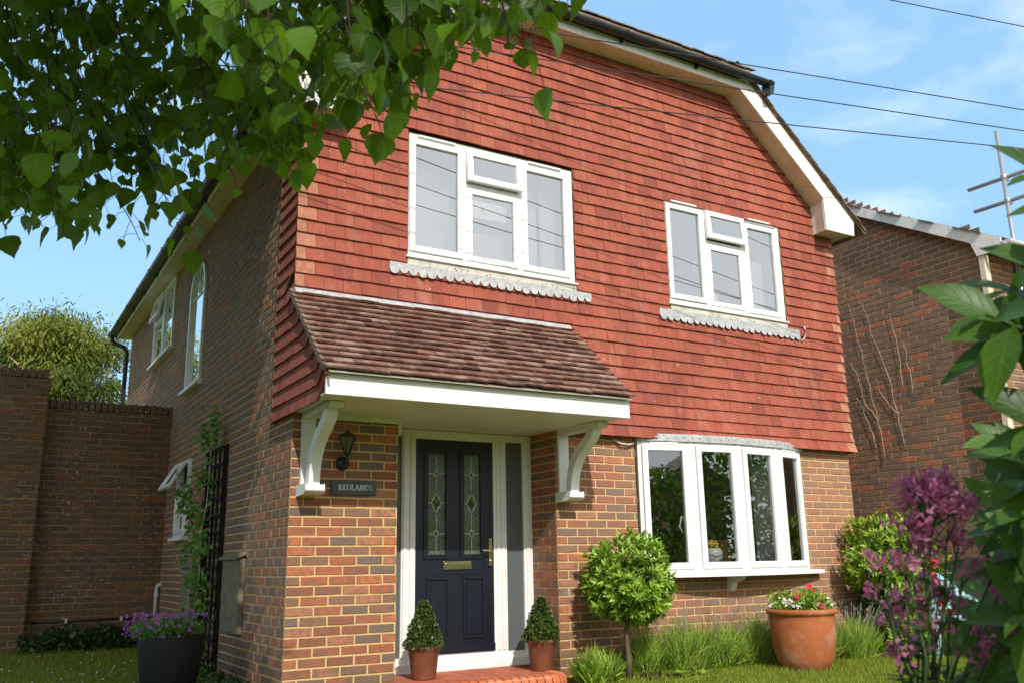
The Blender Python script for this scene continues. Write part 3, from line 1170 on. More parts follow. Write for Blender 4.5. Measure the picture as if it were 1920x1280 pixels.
def casement_window(name, outer, lp, rp, vout, vgl, cp, fr=front):
    u0, u1, z0, z1 = outer
    f = MB()
    f.ring(fr, u0, u1, z0, z1, .048, -.03, .040)
    um1, um2 = (lp[1] + vgl[0]) / 2, (vgl[1] + rp[0]) / 2
    f.box(fr, um1 - .035, um1 + .035, z0 + .048, z1 - .048, -.03, .040)
    f.box(fr, um2 - .035, um2 + .035, z0 + .048, z1 - .048, -.03, .040)
    zt = (cp[3] + vgl[2]) / 2 - .02
    f.box(fr, um1 + .035, um2 - .035, zt - .035, zt + .035, -.03, .040)
    win = f.build(name, M['upvc'], house, bevel=.003)
    for (a, b, c, e) in (lp, rp):
        one('sash', M['upvc'], win, lambda q: q.ring(fr, a - .050, b + .050, c - .052, e + .052, .056, .006, .057), .005)
    one('sash', M['upvc'], win, lambda q: q.ring(fr, cp[0] - .046, cp[1] + .046, cp[2] - .052, cp[3] + .046, .052, .004, .050), .005)
    # top hung vent standing a little open
    ztop = vout[3]
    fv = lambda u, z, d: fr(u, z, d + .045 + (ztop - z) * .085)
    s2 = MB()
    s2.ring(fv, vout[0], vout[1], vout[2], vout[3], .060, -.012, .036)
    s2.build('vent_sash', M['upvc'], win, bevel=.005)
    for q in (lp, rp, cp):
        one('pane', M['glass'], win, lambda p: pane_box(p, fr, q[0] - .004, q[1] + .004, q[2] - .004, q[3] + .004, .030))
    p2 = MB()
    pane_box(p2, fv, vgl[0] - .006, vgl[1] + .006, vgl[2] - .004, vgl[3] + .004, .018)
    p2.build('vent_pane', M['glass'], win)
    sl = MB()
    sl.prism(lambda u, z, d: fr(d, z, u), [(-.02, z0 + .012), (.072, z0 + .002), (.072, z0 - .014), (-.02, z0 - .014)], u0 - .03, u1 + .012)
    sl.build('sill', M['upvc'], win, bevel=.003)
    for q in (lp, rp):
        one('trickle_vent', M['upvc'], win, lambda t_: t_.box(fr, q[0] + .03, q[1] - .03, z1 - .028, z1 - .008, .040, .062), .004)
    h = MB()
    hz = lp[2] + (lp[3] - lp[2]) * .37
    hu = lp[1] - .012
    h.tube([fr(hu, hz - .07, -.02), fr(hu - .03, hz - .03, -.035), fr(hu - .035, hz + .02, -.035), fr(hu - .01, hz + .085, -.02)], .008, 6)
    h.build('handle', M['upvc'], win)
    h = MB()
    um = (vgl[0] + vgl[1]) / 2 - .01
    h.tube([fr(um, vgl[2] + .0, -.005), fr(um - .004, vgl[2] + .06, -.012)], .008, 6)
    h.build('handle', M['upvc'], win)
    return win


w1 = casement_window('casement_window', (.958, 2.738, 3.655, 4.842), (1.013, 1.452, 3.760, 4.742), (2.192, 2.629, 3.756, 4.735), (1.532, 2.125, 4.475, 4.796), (1.600, 2.058, 4.541, 4.742), (1.594, 2.049, 3.760, 4.372))
w2 = casement_window('casement_window', (3.938, 5.642, 3.622, 4.796), (3.990, 4.410, 3.732, 4.694), (5.124, 5.531, 3.712, 4.670), (4.490, 5.062, 4.426, 4.752), (4.556, 4.990, 4.490, 4.690), (4.549, 4.979, 3.725, 4.314))


def apron(u0, u1, zt, zb, r0, r1, rz1, par):
    mb = MB()
    mb.box(front, r0, r1, zt - .03, rz1 + .02, .02, .050, .5, 1)
    mb.box(front, u0, u1, zb + .035, zt, .050, .060, .5, 0)
    n = int((u1 - u0) / .088)
    w = (u1 - u0) / n
    for i in range(n):
        a = u0 + i * w
        j = random.uniform(-.010, .008)
        hw = w * random.uniform(.40, .49)
        poly = [(a + w / 2 - hw, zb + .046 + j)] + [(a + w / 2 - hw * math.cos(q), zb + .040 - .042 * math.sin(q) ** .8 + j) for q in np.linspace(.12, math.pi - .12, 9)] + [(a + w / 2 + hw, zb + .046 + j)]
        lift = random.uniform(.002, .016)
        mb.prism(lambda u, z, d, L=lift: front(u, z, d + (zb + .05 - z) * L * 12), poly, .0605, .0655, random.random(), 0)
    x = r0 + .05
    while x < r1:
        mb.blob(front(x, random.uniform(zb + .05, zt + .03), .058), random.uniform(.004, .010), .005, .004, m=2, n=6)
        x += random.uniform(.015, .09)
    mb.build('lead_apron', [M['lead'], M['render'], M['ceramic_dark']], par)


apron(.777, 2.915, 3.578, 3.478, .95, 2.752, 3.625, w1)
apron(3.776, 5.828, 3.548, 3.432, 3.94, 5.655, 3.592, w2)


def room(name, u0, u1, z0, z1, y0, y1, wall, floor):
    mb = MB()
    c = [(u, y, z) for u in (u0, u1) for y in (y0, y1) for z in (z0, z1)]
    mb.add(c, [[2, 3, 7, 6], [0, 1, 3, 2], [4, 6, 7, 5], [1, 5, 7, 3]], .5, 0)
    mb.add(c, [[0, 2, 6, 4]], .5, 1)
    return mb.build(name, [wall, floor], house)


room('upstairs_room', .2, 3.4, 2.7, 5.2, .12, 2.6, M['room_pale'], M['wood'])
room('upstairs_room', 3.5, 6.3, 2.7, 5.2, .12, 2.6, M['room_pale'], M['wood'])
room('downstairs_room', 2.9, 6.3, .2, 2.4, .14, 3.2, M['room_dark'], M['wood'])
cu = MB()


def curtain(mb, u0, u1, z0, z1, y, amp=.02, n=40):
    V = []
    for i in range(n + 1):
        u = u0 + (u1 - u0) * i / n
        yy = y + amp * math.sin(i * 1.7) + amp * .5 * math.sin(i * .9)
        V += [(u, yy, z0), (u, yy + .01, z1)]
    mb.add(V, [[2 * i, 2 * i + 2, 2 * i + 3, 2 * i + 1] for i in range(n)], .5, 0, True)


curtain(cu, 2.50, 2.80, 3.45, 4.95, .20)
curtain(cu, 1.0, 2.50, 3.45, 4.95, .26, .004, 20)
cu.build('curtain', M['curtain'], w1)
cu = MB()
curtain(cu, 5.24, 5.56, 3.4, 4.38, .20)
cu.build('curtain', M['curtain'], w2)

# --- bow window
NODES = [(3.415, .010), (3.985, .150), (4.57, .200), (5.15, .150), (5.675, .010)]
bf = MB()
BOWP = []
bh = MB()
for i in range(4):
    (xa, da), (xb, db) = NODES[i], NODES[i + 1]
    Lg = math.hypot(xb - xa, db - da)
    tx, td = (xb - xa) / Lg, (db - da) / Lg

    def bfr(u, z, d, xa=xa, da=da, tx=tx, td=td):
        return (xa + tx * u - td * d, -(da + td * u + tx * d), z)
    bf.ring(bfr, .004, Lg - .004, .905, 2.160, .040, -.05, .020)
    BOWP.append(('sash', M['upvc'], (lambda q, bfr=bfr, Lg=Lg: q.ring(bfr, .048, Lg - .048, .938, 2.130, .060, -.02, .040)), .005))
    BOWP.append(('pane', M['glass_bow'], (lambda q, bfr=bfr, Lg=Lg: pane_box(q, bfr, .10, Lg - .10, .99, 2.078, .012)), 0))
    if i in (0, 3):
        BOWP.append(('trickle_vent', M['upvc'], (lambda q, bfr=bfr, Lg=Lg: q.box(bfr, Lg * .22, Lg * .74, 2.132, 2.152, .02, .042)), .004))
    if i == 0:
        bh.tube([bfr(Lg - .115, 1.28, -.04), bfr(Lg - .14, 1.34, -.055), bfr(Lg - .12, 1.44, -.04)], .009, 6)
for (xa, da) in NODES[1:4]:
    bf.box(lambda u, z, d, xa=xa, da=da: (xa + u, -(da + d), z), -.022, .022, .905, 2.160, -.05, .026)
bow = bf.build('bow_window', M['upvc'], house, bevel=.003)
for nm_, mt_, fn_, bv_ in BOWP:
    one(nm_, mt_, bow, fn_, bv_)
bh.build('handle', M['upvc'], bow)
poly = [(x, d) for x, d in NODES]


def strip(mb, off0, off1, z0, z1, ext=0.0, m=0):
    pts = [(NODES[0][0] - ext, NODES[0][1])] + NODES[1:-1] + [(NODES[-1][0] + ext, NODES[-1][1])]
    for (a, b) in zip(pts, pts[1:]):
        P_ = []
        for z in (z0, z1):
            P_ += [(a[0], -(a[1] + off0), z), (b[0], -(b[1] + off0), z), (b[0], -(b[1] + off1), z), (a[0], -(a[1] + off1), z)]
        mb.add(P_, [[0, 1, 2, 3], [7, 6, 5, 4], [3, 2, 6, 7], [0, 4, 5, 1], [0, 3, 7, 4], [1, 5, 6, 2]], .5, m)


s_ = MB()
strip(s_, -.25, .085, .862, .903, .15)
s_.build('sill', M['canopy_paint'], bow)
s_ = MB()
strip(s_, -.2, .045, 2.161, 2.213, .02)
for i in range(26):
    t = (i + .5) / 26 * 4
    k_ = min(3, int(t))
    a, b = NODES[k_], NODES[k_ + 1]
    f_ = t - k_
    s_.blob((a[0] + (b[0] - a[0]) * f_, -(a[1] + (b[1] - a[1]) * f_ + .046), 2.196 + random.uniform(-.004, .004)), .009, .004, .006, m=1, n=6)
strip(s_, -.2, .03, 2.206, 2.236, .02)
s_.build('lead_flashing', [M['lead'], M['ceramic_dark']], bow)
cbk = MB()
cbk.prism(lambda u, z, d: (4.52 + d, -u, z), [(.0, .862), (.20, .862), (.20, .835), (.09, .80), (.05, .72), (.0, .70)], -.035, .035)
cbk.build('corbel', M['white_paint'], bow, bevel=.004)
# kitchen things inside, dim
one('window_board', M['upvc'], bow, lambda q: q.box(front, 3.42, 5.66, .866, .935, -.40, .0), .003)
one('wooden_tray', M['wood'], bow, lambda q: q.box(front, 4.25, 4.85, .905, 1.22, -.30, -.28), .004)
one('curtain', M['curtain'], bow, lambda q: curtain(q, 5.20, 5.62, .92, 2.12, .25, .012, 24))

# --- side windows
sw = MB()
sidew = lambda u, z, d: side(u, z, d + .055)


def arch_ring(mb, fr, r0, r1, d0, d1):
    n = 24
    for i in range(n):
        q0, q1 = math.pi * i / n, math.pi * (i + 1) / n
        pp = [(ac + rr * math.cos(q), asp + rr * math.sin(q)) for rr, q in ((r0, q0), (r1, q0), (r1, q1), (r0, q1))]
        mb.prism(fr, pp, d0, d1, .5, 0)


arch_ring(sw, sidew, ar - .05, ar - .002, -.09, -.02)
sw.box(sidew, ARCH[0] + .002, ARCH[0] + .05, ARCH[2], asp, -.09, -.02)
sw.box(sidew, ARCH[1] - .05, ARCH[1] - .002, ARCH[2], asp, -.09, -.02)
sw.box(sidew, ARCH[0] + .05, ARCH[1] - .05, ARCH[2], ARCH[2] + .05, -.09, -.02)
awin = sw.build('arched_window', M['upvc'], house)
x_ = MB()
pp = [(ARCH[0] + .045, ARCH[2] + .045), (ARCH[1] - .045, ARCH[2] + .045)] + [(ac + (ar - .045) * math.cos(q), asp + (ar - .045) * math.sin(q)) for q in np.linspace(0, math.pi, 20)]
x_.add([sidew(u, z, -.06) for u, z in pp], [list(range(len(pp)))], .5, 0)
x_.build('pane', M['glass'], awin)
x_ = MB()
for q in (R(45), R(90), R(135)):
    x_.tube([sidew(ac, asp - .02, -.056), sidew(ac + (ar - .05) * math.cos(q), asp + (ar - .05) * math.sin(q), -.056)], .011, 6)
x_.tube([sidew(ARCH[0] + .05, asp - .02, -.056), sidew(ARCH[1] - .05, asp - .02, -.056)], .012, 6)
x_.build('glazing_bars', M['upvc'], awin)
x_ = MB()
x_.quad(sidew(ARCH[0], ARCH[2], -.10), sidew(ARCH[1], ARCH[2], -.10), sidew(ARCH[1], asp - .04, -.10), sidew(ARCH[0], asp - .16, -.10), .5, 0)
x_.build('blind', M['blind'], awin)
x_ = MB()
x_.box(sidew, ARCH[0] - .06, ARCH[1] + .06, ARCH[2] - .045, ARCH[2] - .002, -.12, .03)
x_.build('sill', M['board_grey'], awin, bevel=.004)

x_ = MB()
x_.ring(sidew, SW2[0], SW2[1], SW2[2], SW2[3] - .02, .05, -.09, -.02)
x_.box(sidew, SW2[0] + .70, SW2[0] + .78, SW2[2] + .05, SW2[3] - .07, -.09, -.02)
x_.box(sidew, SW2[0] + .78, SW2[1] - .05, 4.52, 4.59, -.09, -.02)
w3 = x_.build('casement_window', M['upvc'], house, bevel=.003)
one('pane', M['glass'], w3, lambda q: pane_box(q, sidew, SW2[0] + .05, SW2[0] + .70, SW2[2] + .05, SW2[3] - .07, -.05))
one('pane', M['glass'], w3, lambda q: pane_box(q, sidew, SW2[0] + .78, SW2[1] - .05, SW2[2] + .05, 4.52, -.05))
fv = lambda u, z, d: sidew(u, z, d + (4.90 - z) * .18)
x_ = MB()
x_.ring(fv, SW2[0] + .76, SW2[1] - .03, 4.57, 4.90, .05, -.03, .012)
x_.build('vent_sash', M['upvc'], w3, bevel=.004)
x_ = MB()
pane_box(x_, fv, SW2[0] + .81, SW2[1] - .08, 4.62, 4.85, -.01)
x_.build('vent_pane', M['glass'], w3)
x_ = MB()
x_.box(sidew, SW2[0] - .05, SW2[1] + .06, SW2[2] - .045, SW2[2] - .002, -.12, .025)
x_.build('sill', M['board_grey'], w3, bevel=.004)
x_ = MB()
x_.quad(sidew(SW2[0], SW2[2], -.11), sidew(SW2[1], SW2[2], -.11), sidew(SW2[1], SW2[3], -.11), sidew(SW2[0], SW2[3], -.11), .5, 0)
x_.build('blind', M['blind'], w3)

x_ = MB()
x_.ring(sidew, LOWW[0], LOWW[1], LOWW[2], LOWW[3], .05, -.09, -.015)
x_.box(sidew, LOWW[0] + .05, LOWW[1] - .05, 1.86, 1.91, -.09, -.015)
w4 = x_.build('casement_window', M['upvc'], house, bevel=.003)
x_ = MB()
x_.ring(sidew, LOWW[0] + .04, LOWW[1] - .04, LOWW[2] + .04, 1.87, .05, -.03, .0)
x_.box(sidew, 4.04, 4.08, LOWW[2] + .09, 1.82, -.02, -.006)
x_.box(sidew, LOWW[0] + .09, LOWW[1] - .09, 1.60, 1.63, -.02, -.008)
x_.build('sash', M['upvc'], w4, bevel=.003)
x_ = MB()
pane_box(x_, sidew, LOWW[0] + .06, LOWW[1] - .06, LOWW[2] + .06, 1.85, -.028)
x_.build('pane', M['glass_bow'], w4)
ca, sa = math.cos(R(30)), math.sin(R(30))
fo = lambda u, z, d: sidew(u, 2.20 - (2.20 - z) * ca - d * sa * 0 + d * sa, (2.20 - z) * sa + d * ca)
x_ = MB()
x_.ring(fo, LOWW[0] + .03, LOWW[1] - .03, 1.86, 2.20, .045, 0, .035)
x_.build('vent_sash', M['upvc'], w4, bevel=.004)
x_ = MB()
pane_box(x_, fo, LOWW[0] + .07, LOWW[1] - .07, 1.90, 2.16, .018)
x_.build('vent_pane', M['glass'], w4)
x_ = MB()
x_.box(sidew, LOWW[0] - .04, LOWW[1] + .06, LOWW[2] - .042, LOWW[2] - .002, -.12, .03)
x_.build('sill', M['board_grey'], w4, bevel=.004)
for (a, b, c, e) in (SW2, LOWW, ARCH):
    x_ = MB()
    for q in ([(a, c), (b, c)], [(b, c), (b, e)], [(b, e), (a, e)], [(a, e), (a, c)]):
        x_.quad(side(*q[0], -.1), side(*q[1], -.1), side(*q[1], -.7), side(*q[0], -.7), .5, 0)
    x_.quad(side(a, c, -.7), side(b, c, -.7), side(b, e, -.7), side(a, e, -.7), .5, 0)
    x_.build('inner_recess', M['room_dark'], house)

# --- porch canopy
pt = MB()
rows = 14
slen = math.hypot(PY + .02, PZ0 - PZ1)
ey, ez = (PY + .02) / slen, (PZ1 - PZ0) / slen
ny, nz = ez, -ey


def cfr(u, s_, d):
    """u along the wall, s_ up the slope from the eaves, d out of the roof plane"""
    t = slen - s_
    return (u, -.02 + ey * t + ny * d, PZ0 + ez * t + nz * d)


CX0, CX1 = -.075, 2.665
gg = slen / rows
for k in range(rows):
    off = (k % 2) * .0825
    u = CX0 - off
    while u < CX1:
        a, b = max(u, CX0), min(u + random.uniform(.1605, .163), CX1)
        if b - a > .015:
            j, dj = random.uniform(-.006, .006), random.uniform(-.003, .006)
            tw = random.uniform(-.004, .004)
            s0, s1 = k * gg - .012 + j, (k + 1) * gg + .01
            pts = [(a, s0 + tw, .043 + dj), (b, s0 - tw, .043 + dj), (b, s1, .013), (a, s1, .013), (a, s0 + tw, .026 + dj), (b, s0 - tw, .026 + dj), (b, s1, .001), (a, s1, .001)]
            pt.add([cfr(*x) for x in pts], [[0, 1, 2, 3], [4, 5, 1, 0], [1, 5, 6, 2], [4, 0, 3, 7]], random.random(), 0)
        u += .165
pt.add([cfr(CX0 + .03, -.03, .002), cfr(CX1 - .005, -.03, .002), cfr(CX1 - .005, slen, .002), cfr(CX0 + .03, slen, .002)], [[0, 1, 2, 3]], .3, 1)
canopy = pt.build('porch_canopy', [M['porch_tile'], M['room_dark']], house)
x_ = MB()
for k in range(rows + 1):
    s0 = k * gg - .01
    x_.prism(lambda u, z, d: cfr(d, u, z), [(s0, .0), (s0, .044), (s0 + gg * .95, .026), (s0 + gg * .95, -.012)], CX0 - .014, CX0 + .012, random.random(), 0) if k < rows else None
x_.build('verge', M['roof_tile'], canopy)
x_ = MB()
x_.box(front, -.05, 2.655, 2.205, 2.362, .878, .905)
x_.build('fascia', M['canopy_paint'], canopy, bevel=.004)
x_ = MB()
x_.box(front, -.045, 2.65, 2.362, 2.40, .84, .892)
x_.build('tilting_fillet', M['old_wood'], canopy)
x_ = MB()
x_.box(front, -.04, 2.645, 2.212, 2.224, .0, .877)
x_.box(front, .905, 2.47, 2.210, 2.222, -.46, -.001)
x_.build('soffit', M['canopy_paint'], canopy)
x_ = MB()
x_.box(front, .14, .90, 2.170, 2.211, .008, .028)
x_.box(front, .90, .918, 2.10, 2.209, -.40, .027)
x_.build('trim', M['canopy_paint'], canopy, bevel=.003)
x_ = MB()
x_.prism(lambda u, z, d: (d, -u, z), [(.03, 3.185), (.070, 3.190), (.092, 3.172), (.100, 3.160), (.108, 3.160), (.085, 3.202), (.060, 3.222), (.03, 3.224)], -.05, 2.64)
x_.build('flashing', M['lead'], canopy)
x_ = MB()
rc = lambda u, z, d: (2.655 + d, -u, z)
x_.prism(rc, [(0.03, 2.23), (.877, 2.23), (.877, 2.36), (.03, 3.16)], -.02, -.004, .5, 0)
x_.build('cheek', M['canopy_paint'], canopy)


def bez(p0, p1, p2, p3, n=12):
    return [tuple((1 - t) ** 3 * a + 3 * (1 - t) ** 2 * t * b + 3 * (1 - t) * t * t * c + t ** 3 * d for a, b, c, d in zip(p0, p1, p2, p3)) for t in np.linspace(0, 1, n)]


def bracket(xc):
    bk = lambda u, z, d: (xc + d, -u, z)
    mb = MB()
    mb.prism(bk, [(.002, 1.63), (.036, 1.63), (.036, 2.165), (.002, 2.165)], -.055, .055, .5)
    mb.prism(bk, [(.002, 2.165), (.66, 2.165), (.66, 2.208), (.002, 2.208)], -.052, .052, .5)
    fo_ = bez((.205, 1.63), (.205, 1.83), (.30, 1.93), (.42, 2.0), 10) + bez((.42, 2.0), (.52, 2.06), (.575, 2.10), (.575, 2.165), 8)[1:]
    ba_ = bez((.125, 1.63), (.12, 1.85), (.22, 1.97), (.35, 2.05), 10) + bez((.35, 2.05), (.44, 2.10), (.48, 2.13), (.485, 2.165), 8)[1:]
    V, F = [], []
    for (a, b) in zip(fo_, ba_):
        for d in (-.045, .045):
            V += [bk(a[0], a[1], d), bk(b[0], b[1], d)]
    n = len(fo_)
    for i in range(n - 1):
        o0, o1 = i * 4, (i + 1) * 4
        F += [[o0, o1, o1 + 2, o0 + 2], [o0 + 1, o0 + 3, o1 + 3, o1 + 1], [o0, o0 + 1, o1 + 1, o1], [o0 + 2, o1 + 2, o1 + 3, o0 + 3]]
    mb.add(V, F, .5, 0, False)
    b1 = mb.build('bracket', M['canopy_paint'], canopy, bevel=.0035)
    mb = MB()
    mb.prism(bk, [(.002, 1.555), (.19, 1.565), (.225, 1.585), (.225, 1.632), (.002, 1.632)], -.078, .078, .5)
    mb.build('bracket_foot', M['canopy_paint'], b1, bevel=.006)
    mb = MB()
    mb.prism(bk, [(.40, 2.168), (.64, 2.168), (.64, 2.204), (.40, 2.204)], -.066, .066, .5)
    mb.build('bracket_cap', M['canopy_paint'], b1, bevel=.004)


bracket(.122)
bracket(2.545)

# --- front door
DF = lambda u, z, d: (u, .42 - d, z)
x_ = MB()
for (a, b) in ((.902, .945), (1.127, 1.262), (2.050, 2.190), (2.374, 2.470)):
    x_.box(DF, a, b, .155, 2.205, -.05, .0, .5)
x_.box(DF, 1.262, 2.050, 2.126, 2.205, -.05, .0, .5)
for (a, b) in ((.945, 1.127), (2.190, 2.374)):
    x_.box(DF, a, b, .155, .252, -.05, .0, .5)
    x_.box(DF, a, b, 2.138, 2.205, -.05, .0, .5)
x_.box(DF, 1.262, 2.050, .155, .268, -.05, .0, .5)
x_.box(DF, 1.14, 1.18, .26, 2.19, .0, .012, .5)
x_.box(DF, 1.205, 1.245, .26, 2.13, .0, .012, .5)
x_.box(DF, 2.08, 2.112, .27, 2.13, .0, .010, .5)
x_.box(DF, 2.128, 2.165, .27, 2.13, .0, .010, .5)
x_.box(DF, 2.40, 2.44, .20, 2.17, .0, .010, .5)
dfm = x_.build('door_frame', M['canopy_paint'], house, bevel=.004)
for (a, b) in ((.945, 1.127), (2.190, 2.374)):
    one('sidelight_pane', M['frosted'], dfm, lambda q: q.box(DF, a, b, .252, 2.138, -.03, -.022))
x_ = MB()
x_.box(DF, .902, 2.47, .128, .204, -.05, .055)
x_.build('threshold', M['canopy_paint'], dfm, bevel=.006)
x_ = MB()
x_.box(DF, .902, 2.47, -.1, .128, -.05, .012)
x_.build('sub_sill', M['quarry'], dfm)
x_ = MB()
x_.box(DF, 2.405, 2.437, 1.32, 1.42, .0105, .028)
x_.build('door_bell', M['upvc'], dfm, bevel=.006)

GL = [(1.379, 1.557), (1.739, 1.911)]
GZ = (1.105, 2.000)
x_ = MB()
gops = [(a, b, GZ[0], GZ[1]) for a, b in GL]
us = [1.264, 1.379, 1.557, 1.739, 1.911, 2.048]
for i in range(5):
    a, b = us[i], us[i + 1]
    if i in (1, 3):
        x_.box(DF, a, b, .270, GZ[0], -.045, -.008)
        x_.box(DF, a, b, GZ[1], 2.124, -.045, -.008)
    else:
        x_.box(DF, a, b, .270, 2.124, -.045, -.008)
x_.box(DF, 1.266, 2.046, .270, .335, -.008, .016)
fdoor = x_.build('front_door', M['navy'], house)
x_ = MB()
for a, b in GL:
    x_.ring(DF, a - .036, b + .036, GZ[0] - .036, GZ[1] + .036, .036, -.008, .006)
    x_.ring(DF, a - .012, b + .012, GZ[0] - .012, GZ[1] + .012, .013, .006, .010)
for a, b in ((1.375, 1.590), (1.733, 1.948)):
    x_.ring(DF, a, b, .385, .918, .020, -.008, .004)
    x_.prism(lambda u, z, d: DF(u, z, d), [(a + .0, .918), (b, .918), (b - .03, .892), (a + .03, .892)], -.006, .010)
    x_.box(DF, a + .035, b - .035, .42, .875, -.008, .001)
x_.ring(DF, 1.374, 1.950, .935, 1.062, .006, -.008, -.003)
x_.build('moulding', M['navy'], fdoor, bevel=.006)
for gi, (a, b) in enumerate(GL):
    x_ = MB()
    x_.box(DF, a, b, GZ[0], GZ[1], -.020, -.014)
    gp = x_.build('glass_panel', M['obscure'], fdoor)
    x_ = MB()
    c = (a + b) / 2

    def came(p, q, w=.0042):
        x_.tube([DF(p[0], p[1], -.013), DF(q[0], q[1], -.013)], w, 5, .5)
    dia = [(1.818, .020, .034), (1.557, .050, .086), (1.286, .020, .036)]
    zs_ = [GZ[1], 1.818 + .034]
    came((c, GZ[1]), (c, 1.852))
    came((c, 1.784), (c, 1.643))
    came((c, 1.471), (c, 1.322))
    came((c, 1.250), (c, GZ[0]))
    for (zc, w, h) in dia:
        pts = [(c, zc + h), (c + w, zc), (c, zc - h), (c - w, zc)]
        for i in range(4):
            came(pts[i], pts[(i + 1) % 4], .0055)
        came((a, zc), (c - w, zc))
        came((c + w, zc), (b, zc))
    x_.build('leading', M['chrome'], gp)
    for (zc, w, h) in dia:
        one('bevelled_diamond', M['glass_bow'], gp, lambda q: q.prism(DF, [(c, zc + h * .8), (c + w * .8, zc), (c, zc - h * .8), (c - w * .8, zc)], -.0135, -.009))
x_ = MB()
x_.box(DF, 1.535, 1.815, .975, 1.045, -.007, .006)
x_.box(DF, 1.555, 1.795, .990, 1.030, .006, .011)
x_.build('letterbox', M['brass'], fdoor, bevel=.004)
x_ = MB()
x_.box(DF, 1.995, 2.030, 1.000, 1.245, -.007, .006, .5)
x_.tube([DF(2.012, 1.135, .004), DF(2.012, 1.135, .052), DF(1.995, 1.136, .058), DF(1.905, 1.136, .058)], .010, 8, .5)
x_.tube([DF(2.012, 1.045, .004), DF(2.012, 1.045, .016)], .011, 10, .5)
x_.build('handle', M['brass'], fdoor, bevel=.003)

# cable end beside the right upstairs window
x_ = MB()
x_.tube([front(5.84, 3.42, .07), front(5.875, 3.45, .075), front(5.905, 3.51, .075), front(5.915, 3.57, .068), front(5.905, 3.60, .055)], .008, 6)
x_.build('cable_end', M['cable'], house)
x_ = MB()
x_.tube([front(3.12, 2.165, .02), front(3.2, 2.12, .05), front(3.3, 2.115, .05), front(3.38, 2.135, .03)], .010, 6)
x_.build('cable', M['cable'], house)

# ================================================================== things fixed to or standing by the house
st = MB()


def step_block(mb):
    z1_ = .130
    mb.box(front, .80, 2.20, .02, z1_ - .012, -.40, .33, .5, 1)
    # quarry tiles
    x = .80
    while x < 2.19:
        y = -.40
        while y < .30:
            a, b = x + .004, min(x + .150, 2.20)
            e = min(y + .150, .325)
            mb.box(front, a, b, z1_ - .02, z1_ + random.uniform(-.0015, .0015), y + .004, e, random.random(), 0)
            y += .154
        x += .154
    mb.box(front, .80, 2.20, .10, z1_ - .003, -.40, .33, .5, 1)


step_block(st)
step = st.build('doorstep', [M['quarry'], M['step_mortar']])
tag(step, 'red tiled doorstep with rounded brick nosing below the navy door', 'step')
nb = MB()
prof = [(0.0, .02), (.115, .02), (.115, .075), (.108, .105), (.090, .124), (.062, .132), (0, .132)]


def nose(c0, c1, ang0, ang1, r0, r1):
    pass


x = .82
while x < 2.12:
    nb.prism(lambda u, z, d: (d, -(.33 + u), z), prof, x + .005, x + .070, random.random(), 0)
    x += .075
for i in range(7):
    a0, a1 = R(-90 + i * 90 / 7 + 1.6), R(-90 + (i + 1) * 90 / 7 - 1.6)
    V, n = [], len(prof)
    for a in (a0, a1):
        for (u, z) in prof:
            rr = .075 + u
            V.append((2.125 + rr * math.cos(a), -.255 + rr * math.sin(a), z))
    nb.add(V, [list(range(n)), list(range(n, 2 * n))[::-1]] + [[i_, (i_ + 1) % n, n + (i_ + 1) % n, n + i_] for i_ in range(n)], random.random(), 0)
y = -.25
while y < -.02:
    nb.prism(lambda u, z, d: (2.20 + u, d, z), prof, y + .005, y + .070, random.random(), 0)
    y += .075
nb.box(front, .82, 2.13, .02, .118, .335, .430, .5, 1)
nb.build('nosing', [M['bullnose'], M['step_mortar']], step, bevel=.005)

sg = MB()
sg.box(front, .325, .708, 1.572, 1.693, .010, .026)
sign = sg.build('house_sign', M['slate'], None, bevel=.003)
tag(sign, 'grey slate house sign reading REDLANDS on the brick pier', 'sign')
# lettering with serifs: strokes as flat ribbons
lt = MB()
THK, THN = .0078, .0042


def stroke(pts, w):
    for p, q in zip(pts, pts[1:]):
        dx, dz = q[0] - p[0], q[1] - p[1]
        ln = math.hypot(dx, dz)
        nx_, nz_ = -dz / ln * w / 2, dx / ln * w / 2
        ex, ez_ = dx / ln * w * .2, dz / ln * w * .2
        lt.prism(front, [(p[0] - ex + nx_, p[1] - ez_ + nz_), (q[0] + ex + nx_, q[1] + ez_ + nz_), (q[0] + ex - nx_, q[1] + ez_ - nz_), (p[0] - ex - nx_, p[1] - ez_ - nz_)], .0262, .0275)


def serif(x, z, w=.016):
    lt.box(front, x - w / 2, x + w / 2, z - .0016, z + .0016, .0262, .0276)


def arc(cx, cz, rx, rz_, a0, a1, n=9):
    return [(cx + rx * math.cos(R(a)), cz + rz_ * math.sin(R(a))) for a in np.linspace(a0, a1, n)]


